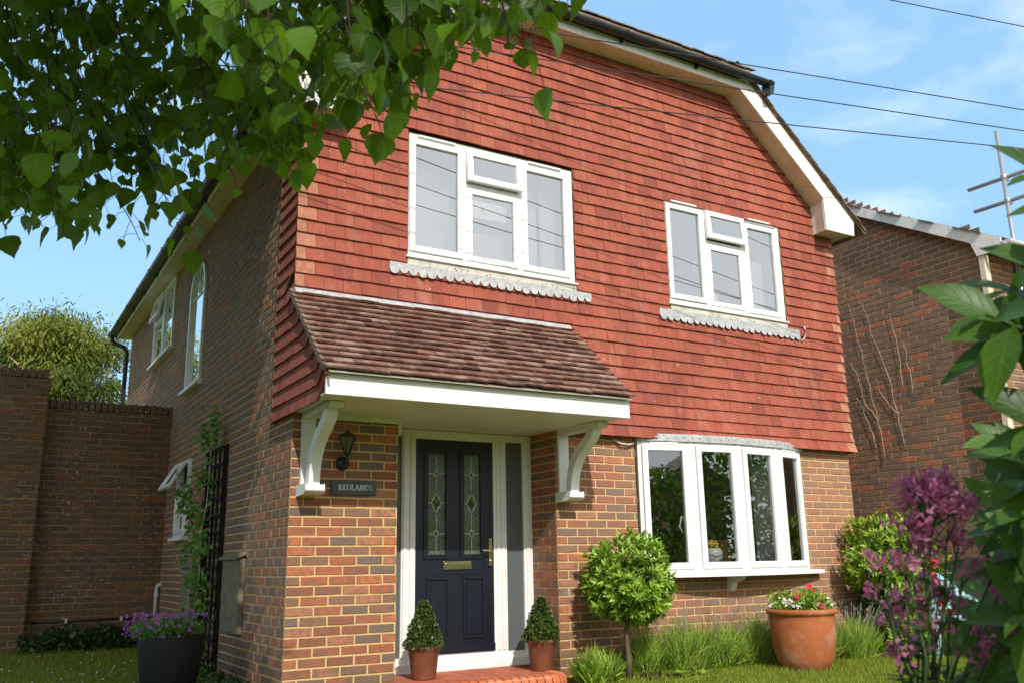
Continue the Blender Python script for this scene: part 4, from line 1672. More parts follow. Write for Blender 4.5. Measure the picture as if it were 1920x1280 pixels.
HT = .042
zb_ = 1.612
cx_ = .384
for chh in 'REDLANDS':
    z0_, z1_ = zb_, zb_ + HT
    if chh == 'R':
        stroke([(cx_ + .006, z0_), (cx_ + .006, z1_)], THK); serif(cx_ + .006, z0_); serif(cx_ + .004, z1_, .012)
        stroke([(cx_ + .006, z1_)] + arc(cx_ + .012, z1_ - .0105, .012, .0105, 90, -90) + [(cx_ + .006, z1_ - .021)], THN)
        stroke([(cx_ + .013, z1_ - .021), (cx_ + .028, z0_)], THK * .9); serif(cx_ + .029, z0_, .010); cx_ += .037
    elif chh == 'E':
        stroke([(cx_ + .006, z0_), (cx_ + .006, z1_)], THK)
        for zz, w in ((z0_ + .001, .021), (z1_ - .001, .019), ((z0_ + z1_) / 2, .015)):
            stroke([(cx_ + .002, zz), (cx_ + w + .002, zz)], THN)
        stroke([(cx_ + .023, z0_), (cx_ + .023, z0_ + .008)], THN); stroke([(cx_ + .021, z1_), (cx_ + .021, z1_ - .008)], THN); cx_ += .030
    elif chh == 'D':
        stroke([(cx_ + .006, z0_), (cx_ + .006, z1_)], THK)
        stroke([(cx_ + .002, z1_ - .001)] + arc(cx_ + .014, (z0_ + z1_) / 2, .019, HT / 2 - .001, 90, -90, 13) + [(cx_ + .002, z0_ + .001)], THN * 1.2); cx_ += .040
    elif chh == 'L':
        stroke([(cx_ + .006, z0_), (cx_ + .006, z1_)], THK); serif(cx_ + .006, z1_)
        stroke([(cx_ + .002, z0_ + .001), (cx_ + .024, z0_ + .001), (cx_ + .025, z0_ + .009)], THN); cx_ += .030
    elif chh == 'A':
        stroke([(cx_ + .002, z0_), (cx_ + .017, z1_)], THN); stroke([(cx_ + .017, z1_), (cx_ + .034, z0_)], THK)
        stroke([(cx_ + .008, z0_ + .014), (cx_ + .027, z0_ + .014)], THN * .9); serif(cx_ + .002, z0_, .012); serif(cx_ + .034, z0_, .014); cx_ += .042
    elif chh == 'N':
        stroke([(cx_ + .005, z0_), (cx_ + .005, z1_)], THN); stroke([(cx_ + .005, z1_), (cx_ + .029, z0_)], THK); stroke([(cx_ + .029, z0_), (cx_ + .029, z1_)], THN)
        serif(cx_ + .005, z0_, .012); serif(cx_ + .029, z1_, .012); serif(cx_ + .003, z1_, .010); cx_ += .040
    elif chh == 'S':
        stroke(arc(cx_ + .012, z1_ - .011, .0105, .0105, 35, 270, 10) + arc(cx_ + .012, z0_ + .011, .0105, .0105, 90, -145, 10), THN * 1.4); cx_ += .029
lt.build('lettering', M['lettering'], sign)

lan = thing('wall_lantern', 'small black coach lantern on the brick pier above the slate sign', 'lantern')
x_ = MB()
x_.lathe([(0, 0), (.055, 0), (.055, .012), (.035, .026), (0, .03)], (0, 0, 0), 20)
V_ = x_.v[0]
x_.v[0] = np.stack([V_[:, 0] + .415, -V_[:, 2] - .008, V_[:, 1] + 1.822], 1)
x_.tube([(.415, -.03, 1.822), (.415, -.09, 1.815), (.412, -.135, 1.835), (.405, -.14, 1.875)], .011, 8)
x_.build('arm', M['black'], lan)
x_ = MB()
x_.lathe([(.018, 0), (.062, .13), (.062, .13)], (.405, -.14, 1.885), 6, smooth=False)
x_.build('glass_body', M['lampglass'], lan)
x_ = MB()
for i in range(6):
    q = math.pi / 3 * i
    x_.tube([(.405 + .020 * math.cos(q), -.14 + .020 * math.sin(q), 1.883), (.405 + .066 * math.cos(q), -.14 + .066 * math.sin(q), 2.018)], .0042, 5)
x_.lathe([(0, -.012), (.024, -.01), (.024, .004), (0, .006)], (.405, -.14, 1.885), 12)
x_.lathe([(.072, 0), (.076, .008), (.05, .028), (.022, .040), (.012, .06), (0, .065)], (.405, -.14, 2.015), 6, smooth=False)
x_.build('lantern_frame', M['black'], lan)

# meter boxes, trellis, pipes
for (a, b, z0_, z1_, dd, lab) in ((1.20, 1.80, .465, 1.10, .055, 'pale weathered wooden meter cover low on the side wall nearest the brick corner'), (2.92, 3.62, .08, 1.04, .06, 'darker wooden meter cover on the side wall behind the trellis')):
    x_ = MB()
    w = (b - a) / 5
    for i in range(5):
        x_.box(side, a + i * w + .0012, a + (i + 1) * w - .0012, z0_ + random.uniform(-.004, .004), z1_, .006, dd + random.uniform(-.002, .002), random.random())
    mbx = x_.build('meter_box', M['old_wood'], None, bevel=.003)
    tag(mbx, lab, 'meter box')
    x_ = MB()
    x_.prism(lambda u, z, d: (-u, d, z), [(.004, z1_ + .06), (dd + .035, z1_ + .012), (dd + .035, z1_ - .008), (.004, z1_ + .04)], a - .025, b + .025)
    x_.build('lid', M['old_wood'], mbx, bevel=.003)

tl = MB()
for i, u in enumerate(np.linspace(2.06, 2.78, 5)):
    tl.box(side, u - .018, u + .018, .10, 2.18, .030, .048, random.random())
for z in np.arange(.2, 2.2, .165):
    tl.box(side, 2.03, 2.81, z - .014, z + .014, .0485, .062, random.random())
tl.box(side, 2.02, 2.06, .05, 2.20, .004, .029)
tl.box(side, 2.78, 2.82, .05, 2.20, .004, .029)
tag(tl.build('trellis', M['dark_wood'], None, bevel=.002), 'dark wooden lattice trellis fixed upright to the shaded side wall', 'trellis')

pp_ = MB()
pp_.tube([(.0 - .045, 5.14, .12), (-.045, 5.14, .78), (-.040, 5.13, .825), (-.02, 5.11, .838), (.002, 5.09, .838)], .024, 10)
pp_.tube([(-.045, 5.14, .68), (-.045, 5.14, .74)], .029, 10)
tag(pp_.build('waste_pipe', M['pipe_white'], None), 'short white upright waste pipe with an elbow in the wall corner', 'pipe')
pp_ = MB()
pp_.tube([(-1.36, 5.10, .165), (-.9, 5.06, .160), (-.55, 5.02, .185), (-.12, 4.98, .205)], .018, 8)
tag(pp_.build('ground_pipe', M['pipe_white'], None), 'long white plastic pipe lying along the foot of the garden wall', 'pipe')
pp_ = MB()
pp_.tube([(-1.40, 5.17, .445), (-.9, 5.17, .452), (-.02, 5.17, .462)], .011, 8, m=0)
for u in (-1.02, -.42):
    pp_.box(wingf, u - .014, u + .014, .43, .478, .006, .05, .5, 1)
tag(pp_.build('dark_conduit', [M['gutter'], M['pipe_white']], None), 'thin dark conduit with white clips running low across the garden wall', 'conduit')

# garden wall and the taller length beside it
gw = thing('garden_wall', 'old dark brick garden wall with a brick on edge coping joined to the house', 'wall')
x_ = MB()
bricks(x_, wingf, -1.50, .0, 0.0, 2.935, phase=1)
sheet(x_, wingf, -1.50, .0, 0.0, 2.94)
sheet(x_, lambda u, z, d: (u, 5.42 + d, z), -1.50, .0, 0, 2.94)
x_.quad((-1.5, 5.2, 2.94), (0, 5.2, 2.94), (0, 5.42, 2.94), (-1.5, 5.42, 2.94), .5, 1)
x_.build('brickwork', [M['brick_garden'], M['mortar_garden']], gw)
x_ = MB()
u = -1.50
while u < -.03:
    x_.box(lambda a, z, d: (a, 5.19 + d, z), u + .003, u + .0665, 2.945, 3.055 + random.uniform(-.006, .008), random.uniform(-.006, .004), .235, random.random())
    u += .0725
x_.build('coping', M['brick_garden'], gw, bevel=.008)
gw2 = thing('brick_pier', 'taller lichen spotted brick pier at the far left end of the garden wall', 'pier')
x_ = MB()
wf2 = lambda u, z, d: (u, 5.05 - d, z)
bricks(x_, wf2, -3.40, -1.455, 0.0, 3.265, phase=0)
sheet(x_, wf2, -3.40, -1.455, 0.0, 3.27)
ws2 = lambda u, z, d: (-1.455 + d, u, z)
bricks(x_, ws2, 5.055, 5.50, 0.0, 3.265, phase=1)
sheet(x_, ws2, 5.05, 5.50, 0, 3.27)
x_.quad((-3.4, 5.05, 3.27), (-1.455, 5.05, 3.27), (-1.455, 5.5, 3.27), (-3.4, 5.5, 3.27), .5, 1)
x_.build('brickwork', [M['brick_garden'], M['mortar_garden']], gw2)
x_ = MB()
u = -3.40
while u < -1.50:
    x_.box(lambda a, z, d: (a, 5.04 + d, z), u + .004, u + .0685, 3.275, 3.385 + random.uniform(-.008, .010), random.uniform(-.008, .004), .44, random.random())
    u += .0745
x_.build('coping', M['brick_garden'], gw2, bevel=.010)

# ================================================================== NEIGHBOURING HOUSE
nh = thing('neighbouring_house', 'neighbouring dark brick house with pale barge boards at the right edge', 'house')
nbz = lambda y: 5.87 + (.848 - y) * -.0 + (y - .848) * .604
x_ = MB()
bricks(x_, nextw, -1.05, 4.2, -.05, 7.8, keep=lambda u, z: z < nbz(u) + .05, phase=1, base=-.01)
sheet_poly = [(-1.05, -.1), (4.3, -.1), (4.3, nbz(4.3)), (-1.05, nbz(-1.05))]
x_.add([nextw(u, z, 0) for u, z in sheet_poly], [[0, 1, 2, 3]], .5, 1)
nf = lambda u, z, d: (u, -1.05 - d, z)
bricks(x_, nf, 8.0, 11.2, -.05, 4.6, base=-.01)
sheet(x_, nf, 8.0, 11.2, -.1, 4.6)
npj = lambda u, z, d: (8.75 - d, u, z)
bricks(x_, npj, -1.55, -1.05, -.05, 4.5, base=-.01)
sheet(x_, npj, -1.55, -1.05, -.1, 4.5)
nf2 = lambda u, z, d: (u, -1.55 - d, z)
bricks(x_, nf2, 8.75, 11.2, -.05, 4.5, base=-.01, phase=1)
sheet(x_, nf2, 8.75, 11.2, -.1, 4.5)
x_.build('brick_wall', [M['brick_next'], M['mortar_next']], nh)
x_ = MB()
bl = lambda y: 5.59 + (y - .634) * .58
bt_ = lambda y: 5.80 + (y - .788) * .56
nx_f = lambda u, z, d: (7.87 - d, u, z)
x_.prism(nx_f, [(-.86, bl(-.86)), (4.2, bl(4.2)), (4.2, bt_(4.2)), (-.86, bt_(-.86))], 0, .022)
x_.prism(nx_f, [(-.86, bl(-.86)), (-.86, bt_(-.86)), (-1.36, bt_(-1.36)), (-1.36, 4.46), (-1.06, 4.46), (-1.0, bl(-1.0))], -.001, .026)
x_.build('barge_board', M['board_grey'], nh, bevel=.004)
x_ = MB()
x_.prism(nx_f, [(-1.30, bt_(-1.30) - .02), (4.2, bt_(4.2) - .02), (4.2, bt_(4.2) + .0), (-1.30, bt_(-1.30) + .0)], -4.5, -.0, .5, 1)
y = -1.42
while y < 4.0:
    zz = bt_(y - .02)
    a = .006 + random.uniform(-.002, .004)
    for k_ in range(14):
        xx = 7.815 + k_ * .165 + (.08 if int((y + 2) / .1) % 2 else 0)
        j = random.uniform(-.003, .006) if k_ else random.uniform(-.002, .006)
        x_.add([(xx, y - .02, zz + a + j), (xx + .16, y - .02, zz + a + j * .6), (xx + .16, y + .17, bt_(y + .17) + .010), (xx, y + .17, bt_(y + .17) + .010),
                (xx, y - .02, zz + j), (xx + .16, y - .02, zz + j * .6), (xx, y + .17, bt_(y + .17) - .004)], [[0, 1, 2, 3], [4, 5, 1, 0], [0, 3, 6, 4]], random.random(), 0)
    y += .145
x_.build('roof', [M['roof_tile'], M['old_wood']], nh)
gmn = gutter(lambda u, z, d: (u, -1.36 - d, z), 7.85, 11.0, 4.55, .06, True)
o = gmn.build('gutter', M['pipe_white'], nh)
x_ = MB()
x_.box(lambda u, z, d: (u, -1.06 - d, z), 7.86, 7.95, .0, 4.46, 0, .07)
x_.box(lambda u, z, d: (u, -1.06 - d, z), 7.953, 7.975, .0, 4.46, 0, .06)
x_.build('corner_board', paint_mat('cream_board', (.74, .62, .46, 1), (.50, .36, .22, 1), 0.3), nh, bevel=.004)
# bare creeper stems clinging to the gable
vs = MB()


def creeper(pts):
    out = []
    for (p, q) in zip(pts, pts[1:]):
        for t in np.linspace(0, 1, 5)[:-1]:
            out.append((7.975, p[0] + (q[0] - p[0]) * t + random.uniform(-.015, .015), p[1] + (q[1] - p[1]) * t))
    out.append((7.975, *pts[-1]))
    vs.tube(out, [.0048 - .003 * i / len(out) for i in range(len(out))], 5)


creeper([(.62, 2.2), (.66, 2.75), (.72, 3.2), (.80, 3.7), (.92, 4.4)])
creeper([(.30, 2.35), (.36, 2.8), (.42, 3.25), (.60, 3.9), (.70, 4.35)])
creeper([(.66, 2.75), (.82, 3.0), (.90, 3.4), (1.0, 3.6)])
creeper([(.36, 2.8), (.55, 3.05), (.62, 3.3)])
creeper([(.25, 3.1), (.22, 3.5), (.28, 4.0), (.30, 4.1)])
creeper([(.10, 3.0), (.12, 3.4), (.14, 3.7)])
creeper([(.72, 2.4), (.80, 2.75), (.95, 3.1)])
tag(vs.build('creeper_stems', M['stem_dead'], None), 'bare dry creeper stems clinging to the neighbouring brick gable', 'creeper')

sc = thing('scaffold', 'galvanised scaffold poles rising above the neighbouring roof', 'scaffold')
x_ = MB()
x_.tube([(8.6, -1.10, 0), (8.6, -1.10, 6.24)], .027, 10)
x_.build('standard', M['steel'], sc)
for z, y0, y1 in ((5.60, -.60, -2.6), (5.285, -.64, -2.6)):
    x_ = MB()
    x_.tube([(8.64, y0, z + .03), (8.64, y1, z - .03)], .025, 10)
    x_.build('ledger', M['steel'], sc)
    x_ = MB()
    x_.lathe([(.030, -.035), (.040, -.03), (.040, .03), (.030, .035)], (8.605, -1.10, z + .015), 8)
    x_.box(lambda u, zz, d: (u, -1.10 + d, zz), 8.60, 8.66, z - .035, z + .06, -.035, .035)
    x_.build('coupler', M['steel'], sc, bevel=.004)
for z, x0 in ((3.45, 8.15), (2.95, 8.30)):
    x_ = MB()
    x_.tube([(x0, -1.75, z), (10.5, -1.75, z + .05)], .025, 8)
    x_.build('transom', M['scaf_board'], sc)

# telephone wires, level, crossing in front of the house
for i, (y3, z3, sl, sag) in enumerate(((-1.73, 5.305, -.0065, 0.0), (-1.78, 5.02, .0, 0.0), (-1.66, 4.775, .035, 0.0), (-1.80, 6.228, -.012, 0))):
    mb = MB()
    pts = []
    x0 = -1.2 if i < 3 else 6.2
    for x in np.linspace(-14, 40, 28):
        s_ = .00035 * (x - 6) ** 2
        pts.append((x, y3 - .25 * (x - 3), z3 + sl * (x - 3) + s_))
    mb.tube(pts, .0052, 5)
    tag(mb.build('telephone_wire', M['wire'], None), ['highest of three thin wires crossing the front gable, passing near its gutter end', 'middle of three thin wires crossing the front gable just under the half hip', 'lowest of three thin wires crossing the front gable', 'thin wire by itself high in the sky corner'][i], 'wire', 'telephone wires')

# ornaments behind the glass
va = MB()
va.lathe([(0, 0), (.05, 0), (.055, .01), (.045, .03), (.085, .085), (.098, .14), (.088, .18), (.07, .20), (.062, .20), (.07, .17), (.0, .10)], (4.43, .10, .935), 24)
vase = va.build('flower_jug', M['ceramic'])
tag(vase, 'white patterned jug of yellow flowers on the sill inside the bow window', 'jug')
x_ = MB()
x_.tube([(4.52, .10, 1.10), (4.565, .10, 1.07), (4.555, .10, 1.01), (4.51, .10, .99)], .009, 6)
x_.build('handle', M['ceramic'], vase)
x_ = MB()
for z in (1.015, 1.06):
    x_.tube([(4.43 + .0955 * math.cos(q), .10 + .0955 * math.sin(q), z + .01 * math.sin(4 * q)) for q in np.linspace(0, 2 * math.pi, 33)], .0035, 5, cap=False)
x_.build('painted_line', M['ceramic_dark'], vase)
x_ = MB()
for _ in range(14):
    x_.blob((4.43 + random.uniform(-.07, .07), .10 + random.uniform(-.05, .05), 1.145 + random.uniform(0, .06)), .022, .022, .016, n=7)
x_.build('yellow_blooms', M['yellow'], vase)
va = MB()
va.lathe([(0, 0), (.045, 0), (.04, .02), (.055, .05), (.085, .10), (.085, .15), (.06, .21), (.03, .245), (0, .25)], (4.66, .12, 3.655), 24)
v2 = va.build('pot_ornament', M['ceramic'])
tag(v2, 'white ribbed ornament behind the middle pane of the right upstairs window', 'ornament')
x_ = MB()
for z, r_ in ((3.74, .0805), (3.775, .0875), (3.81, .0855), (3.845, .071)):
    x_.tube([(4.66 + r_ * math.cos(q), .12 + r_ * math.sin(q), z) for q in np.linspace(0, 2 * math.pi, 25)], .005, 5, cap=False)
x_.build('ribs', M['ceramic'], v2)

# ================================================================== POTS AND PLANTS
def rand_dirs(n, up=0.0):
    v = RNG.normal(size=(n, 3))
    v /= np.linalg.norm(v, axis=1, keepdims=True)
    v[:, 2] += up
    return v / np.linalg.norm(v, axis=1, keepdims=True)


def small_pot(x, y, z, lab, lab2, hgt):
    mb = MB()
    mb.lathe([(0, 0), (.094, 0), (.098, .008), (.121, .205), (.126, .212), (.132, .222), (.139, .232), (.141, .246), (.134, .254), (.124, .252), (.117, .235), (.115, .20), (0, .20)], (x, y, z), 40)
    pot = mb.build('flower_pot', M['terracotta_small'])
    tag(pot, lab, 'plant pot', 'terracotta pots on the doorstep')
    sb_ = MB()
    sb_.lathe([(0, .222), (.118, .215)], (x, y, z), 24)
    sb_.build('soil', M['soil'], pot)
    t = thing('box_topiary', lab2, 'topiary', 'clipped box cones on the doorstep')
    mb = MB()
    mb.tube([(x, y, z + .2), (x + .004, y, z + .2 + hgt * .8)], [.012, .006], 6)
    mb.build('stem', M['bark'], t)
    mb = MB()
    n = 5200
    tt = RNG.random(n) ** 1.35
    rad = .142 * (1 - tt) ** .72 * (0.55 + .45 * np.clip(tt * 9 + .55, 0, 1)) + .012
    an = RNG.uniform(0, 2 * math.pi, n)
    lump = 1 + .10 * np.sin(an * 5 + tt * 14) + .07 * np.sin(an * 9 - tt * 23)
    rr = rad * lump * (1 - .42 * RNG.random(n) ** 2.2)
    P_ = np.stack([x + rr * np.cos(an), y + rr * np.sin(an), z + .228 + tt * hgt], 1)
    D_ = np.stack([np.cos(an), np.sin(an), np.full(n, .75)], 1) + RNG.normal(size=(n, 3)) * .65
    N_ = np.stack([np.cos(an), np.sin(an), np.full(n, .9)], 1) + RNG.normal(size=(n, 3)) * .5
    mb.leaves(P_, D_, N_, RNG.uniform(.016, .026, n), RNG.uniform(.010, .015, n), OVAL, .2, .1, r=np.clip(RNG.random(n) * .8 + .2 * (rr / rad > .9), 0, 1))
    mb.build('foliage', M['box_leaf'], t)


small_pot(1.148, -.005, .131, 'terracotta pot at the near end of the doorstep, left of the navy door', 'clipped box cone in the pot left of the navy door, fuller and wider', .370)
small_pot(2.222, -.085, .131, 'terracotta pot on the rounded corner of the doorstep, right of the navy door', 'clipped box cone in the pot right of the navy door, slimmer with a waist', .365)

# bay standard
bay = thing('bay_tree', 'lollipop standard bay tree with a round bright green head beside the bow window', 'tree')
mb = MB()
mb.tube([(2.868, -.45, .03), (2.872, -.452, .2), (2.862, -.448, .38), (2.88, -.45, .6), (2.90, -.45, .85)], [.030, .024, .022, .020, .012], 10)
for _ in range(16):
    d = rand_dirs(1, .5)[0] * random.uniform(.18, .32)
    mb.tube([(2.89, -.45, .66 + random.uniform(-.08, .2)), (2.90 + d[0] * .5, -.45 + d[1] * .5, .80 + d[2] * .5), (2.91 + d[0], -.45 + d[1], .86 + d[2])], [.008, .005, .003], 5)
mb.build('trunk', M['bark'], bay)
mb = MB()
nsh = 560
c0 = np.array([2.905, -.45, .845])
sd = rand_dirs(nsh)
for i in range(nsh):
    d = sd[i]
    lump = 1 + .07 * math.sin(5 * d[0] + 3) * math.sin(4 * d[2] + 1) + .04 * random.gauss(0, 1)
    rr = np.array([.375, .375, .345]) * lump * (1 if random.random() < .72 else random.uniform(.55, .9))
    if d[2] > .55:
        rr = rr * (1 + random.uniform(0, .18))
    tip = c0 + d * rr
    ax = d + np.array([0, 0, .45]) + RNG.normal(size=3) * .25
    ax /= np.linalg.norm(ax)
    k_ = random.randint(8, 12)
    for j in range(k_):
        pass
    t_ = RNG.random(k_)
    P_ = tip - ax * (.075 * (1 - t_))[:, None]
    an = np.arange(k_) * 2.4 + random.random() * 6
    a1 = np.cross(ax, [.3, .2, .9]); a1 /= np.linalg.norm(a1) + 1e-9
    a2 = np.cross(ax, a1)
    out = a1[None] * np.cos(an)[:, None] + a2[None] * np.sin(an)[:, None]
    D_ = out * (1.0 - .45 * t_)[:, None] + ax[None] * (.55 + .5 * t_)[:, None]
    N_ = ax[None] * 1.0 - out * .4
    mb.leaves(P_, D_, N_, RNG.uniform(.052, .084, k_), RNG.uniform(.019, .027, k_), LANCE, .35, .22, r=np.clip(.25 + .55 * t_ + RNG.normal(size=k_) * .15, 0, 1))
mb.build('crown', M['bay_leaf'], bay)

# big terracotta pot
mb = MB()
mb.lathe([(0, 0), (.195, 0), (.218, .012), (.252, .09), (.276, .20), (.288, .32), (.291, .43), (.288, .462), (.292, .470), (.310, .480), (.317, .497), (.312, .517), (.296, .525), (.278, .520), (.272, .50), (.27, .45), (0, .45)], (4.58, -.85, .045), 64, wob=.002)
bpot = mb.build('terracotta_planter', M['terracotta'])
tag(bpot, 'large orange terracotta planter on the lawn in front of the bow window', 'planter')
mb = MB()
mb.lathe([(0, .49), (.272, .475)], (4.58, -.85, .045), 32)
mb.build('soil', M['soil'], bpot)
fl = thing('bedding_flowers', 'red and white bedding flowers growing in the large terracotta planter', 'flowers')
n = 1500
an, rr = RNG.uniform(0, 2 * math.pi, n), .28 * np.sqrt(RNG.random(n))
hz = .10 + .10 * RNG.random(n) * (1 - rr / .6) + .05 * np.sin(an * 3 + 1)
P_ = np.stack([4.58 + rr * np.cos(an), -.85 + rr * np.sin(an), .53 + hz * RNG.random(n)], 1)
mb = MB()
mb.leaves(P_, rand_dirs(n, .8), rand_dirs(n, .6), RNG.uniform(.03, .05, n), RNG.uniform(.018, .03, n), OVAL, .2, .15)
for _ in range(160):
    a, r_ = random.uniform(0, 6.28), random.uniform(0, .15)
    b_ = np.array([4.62 + r_ * math.cos(a), -.85 + r_ * math.sin(a), .54])
    mb.leaves([b_ + RNG.normal(size=3) * .02 for _ in range(6)], rand_dirs(6, 1.2), rand_dirs(6, .3), .10 + random.random() * .06, .014, LANCE, .3, .2)
mb.build('foliage', M['bay_leaf'], fl)


def blossoms(mb, pts, size, m=0, petals=5):
    for p in pts:
        nrm = np.array([random.uniform(-.6, .3), -1 + random.uniform(0, .6), random.uniform(.2, 1.0)])
        nrm /= np.linalg.norm(nrm)
        a1 = np.cross(nrm, [.2, .1, .97]); a1 /= np.linalg.norm(a1)
        a2 = np.cross(nrm, a1)
        an = np.arange(petals) * 2 * math.pi / petals + random.random()
        D_ = a1[None] * np.cos(an)[:, None] + a2[None] * np.sin(an)[:, None] + nrm * .25
        mb.leaves(np.repeat([p], petals, 0), D_, np.repeat([nrm], petals, 0), size * random.uniform(.8, 1.2), size * .85, OVAL, .2, .1, m=m, r=random.random())


mb = MB()
pts = [(4.58 + r_ * math.cos(a), -.85 + r_ * math.sin(a), .615 + random.uniform(-.03, .05)) for a, r_ in ((random.uniform(0, 6.28), .285 * math.sqrt(random.random())) for _ in range(110))]
blossoms(mb, pts, .017)
mb.build('white_blooms', M['white_flower'], fl)['kind'] = 'stuff'
mb = MB()
for (cx, cy, cz) in ((4.40, -.98, .68), (4.43, -.96, .67), (4.68, -.92, .72), (4.72, -.84, .75), (4.74, -.88, .68), (4.56, -1.10, .60), (4.66, -1.02, .62)):
    blossoms(mb, [(cx + random.uniform(-.03, .03), cy + random.uniform(-.03, .03), cz + random.uniform(-.02, .02)) for _ in range(10)], .018)
mb.build('red_blooms', M['red_flower'], fl)['kind'] = 'stuff'

# black planter on the left
BPX, BPY = -.617, 1.0
mb = MB()
mb.lathe([(0, -.03), (.150, -.03), (.175, .0), (.212, .10), (.238, .22), (.252, .35), (.258, .46), (.258, .468), (.252, .472), (.242, .470), (.240, .42), (0, .40)], (BPX, BPY, .045), 64)
bp_ = mb.build('black_planter', M['charcoal_pot'])
tag(bp_, 'tall round charcoal black planter on the shaded grass by the side wall', 'planter')
mb = MB()
mb.lathe([(0, .44), (.24, .43)], (BPX, BPY, .045), 24)
mb.build('soil', M['soil'], bp_)
lo_ = thing('purple_bedding', 'small purple flowers spilling from the black planter', 'flowers')
mb = MB()
n = 2600
an, rr = RNG.uniform(0, 2 * math.pi, n), .255 * np.sqrt(RNG.random(n))
P_ = np.stack([BPX + rr * np.cos(an) * 1.05 - .03, BPY + rr * np.sin(an), .50 + .13 * RNG.random(n) * (1.1 - rr / .5)], 1)
mb.leaves(P_, rand_dirs(n, .5), rand_dirs(n, .5), RNG.uniform(.02, .045, n), RNG.uniform(.010, .022, n), OVAL, .2, .2)
for _ in range(90):
    a = random.uniform(0, 6.28)
    r_ = random.uniform(.05, .3)
    b_ = Vector((BPX + r_ * math.cos(a), BPY + r_ * math.sin(a), .5))
    e_ = b_ + Vector((math.cos(a) * .08 - .04, math.sin(a) * .06, random.uniform(.08, .2)))
    mb.tube([b_, (b_ + e_) / 2 + Vector((0, 0, .02)), e_], .0015, 4, cap=False)
mb.build('foliage', M['climb_leaf'], lo_)
mb = MB()
pts = []
for _ in range(330):
    a, r_ = random.uniform(0, 6.28), .30 * math.sqrt(random.random())
    dx = r_ * math.cos(a)
    if dx > .16 and random.random() < .75:
        continue
    pts.append((BPX + dx * 1.1 - .05, BPY + r_ * math.sin(a), .55 + random.uniform(-.05, .13) - .1 * max(0, r_ - .26)))
blossoms(mb, pts, .013)
mb.build('purple_blooms', M['purple_flower'], lo_)['kind'] = 'stuff'

# lavender along the foot of the front wall
LG = 'lavender clumps along the front wall'


def clump(name, x, y, rx, ry, h, n, lab, cat, group, mat, width=.004, spikes=0, lean=.5, tipm=None):
    t = thing(name, lab, cat, group)
    h = h * .78
    mb = MB()
    an, rr = RNG.uniform(0, 2 * math.pi, n), np.sqrt(RNG.random(n))
    bx_, by_ = rr * np.cos(an), rr * np.sin(an)
    P_ = np.stack([x + bx_ * rx * .62, y + by_ * ry * .62, np.full(n, .035) + RNG.random(n) * h * .35], 1)
    D_ = np.stack([bx_ * lean, by_ * lean, np.ones(n)], 1) + RNG.normal(size=(n, 3)) * .34
    N_ = np.stack([np.cos(an), np.sin(an), np.zeros(n)], 1) + RNG.normal(size=(n, 3)) * .3
    ln = h * RNG.uniform(.45, .9, n) * (1 - .25 * rr)
    mb.leaves(P_, D_, N_, ln, RNG.uniform(width * .7, width * 1.5, n), [(0, .5), (.35, .5), (.7, .42), (1, .06)], 0, RNG.uniform(.0, .7, n), mid=False)
    mb.build('foliage', mat, t)
    if spikes:
        mb = MB()
        for _ in range(spikes):
            a, r_ = random.uniform(0, 6.28), math.sqrt(random.random())
            b_ = Vector((x + r_ * math.cos(a) * rx * .5, y + r_ * math.sin(a) * ry * .5, h * .4))
            e_ = b_ + Vector((math.cos(a) * r_ * rx * .7 + random.uniform(-.05, .09), math.sin(a) * r_ * ry * .6, h * random.uniform(.55, .95)))
            mid_ = (b_ + e_) / 2 + Vector((0, 0, .03))
            mb.tube([b_, mid_, e_], .0014, 4, cap=False)
            d_ = (e_ - mid_).normalized()
            for q in range(5):
                mb.blob(e_ + d_ * (q * .008 - .01), .0042, .0042, .006, n=5)
        mb.build('flower_spikes', tipm or M['lav_stem'], t)
    return t


clump('lavender', 3.26, -.22, .28, .20, .52, 1300, 'lavender clump just right of the bay trunk', 'lavender', LG, M['lav_leaf'], spikes=24)
clump('lavender', 3.62, -.30, .36, .26, .58, 1800, 'lavender clump under the left pane of the bow window', 'lavender', LG, M['lav_leaf'], spikes=26)
clump('lavender', 4.02, -.34, .34, .26, .55, 1700, 'lavender clump touching the left side of the terracotta planter', 'lavender', LG, M['lav_leaf'], spikes=36)
clump('lavender', 4.55, -.30, .36, .24, .62, 1500, 'lavender clump standing directly behind the terracotta planter', 'lavender', LG, M['lav_leaf'], spikes=40)
clump('lavender', 5.15, -.48, .36, .30, .56, 1700, 'lavender clump touching the right side of the terracotta planter', 'lavender', LG, M['lav_leaf'], spikes=46)
clump('lavender', 5.62, -.55, .36, .30, .52, 1600, 'lavender clump between the planter and the bright corner shrub', 'lavender', LG, M['lav_leaf'], spikes=50)
clump('catmint', 2.50, -.50, .25, .20, .36, 1300, 'green leafy clump between the doorstep and the bay trunk', 'plant', None, M['lav_leaf'], .010, 0, .9)
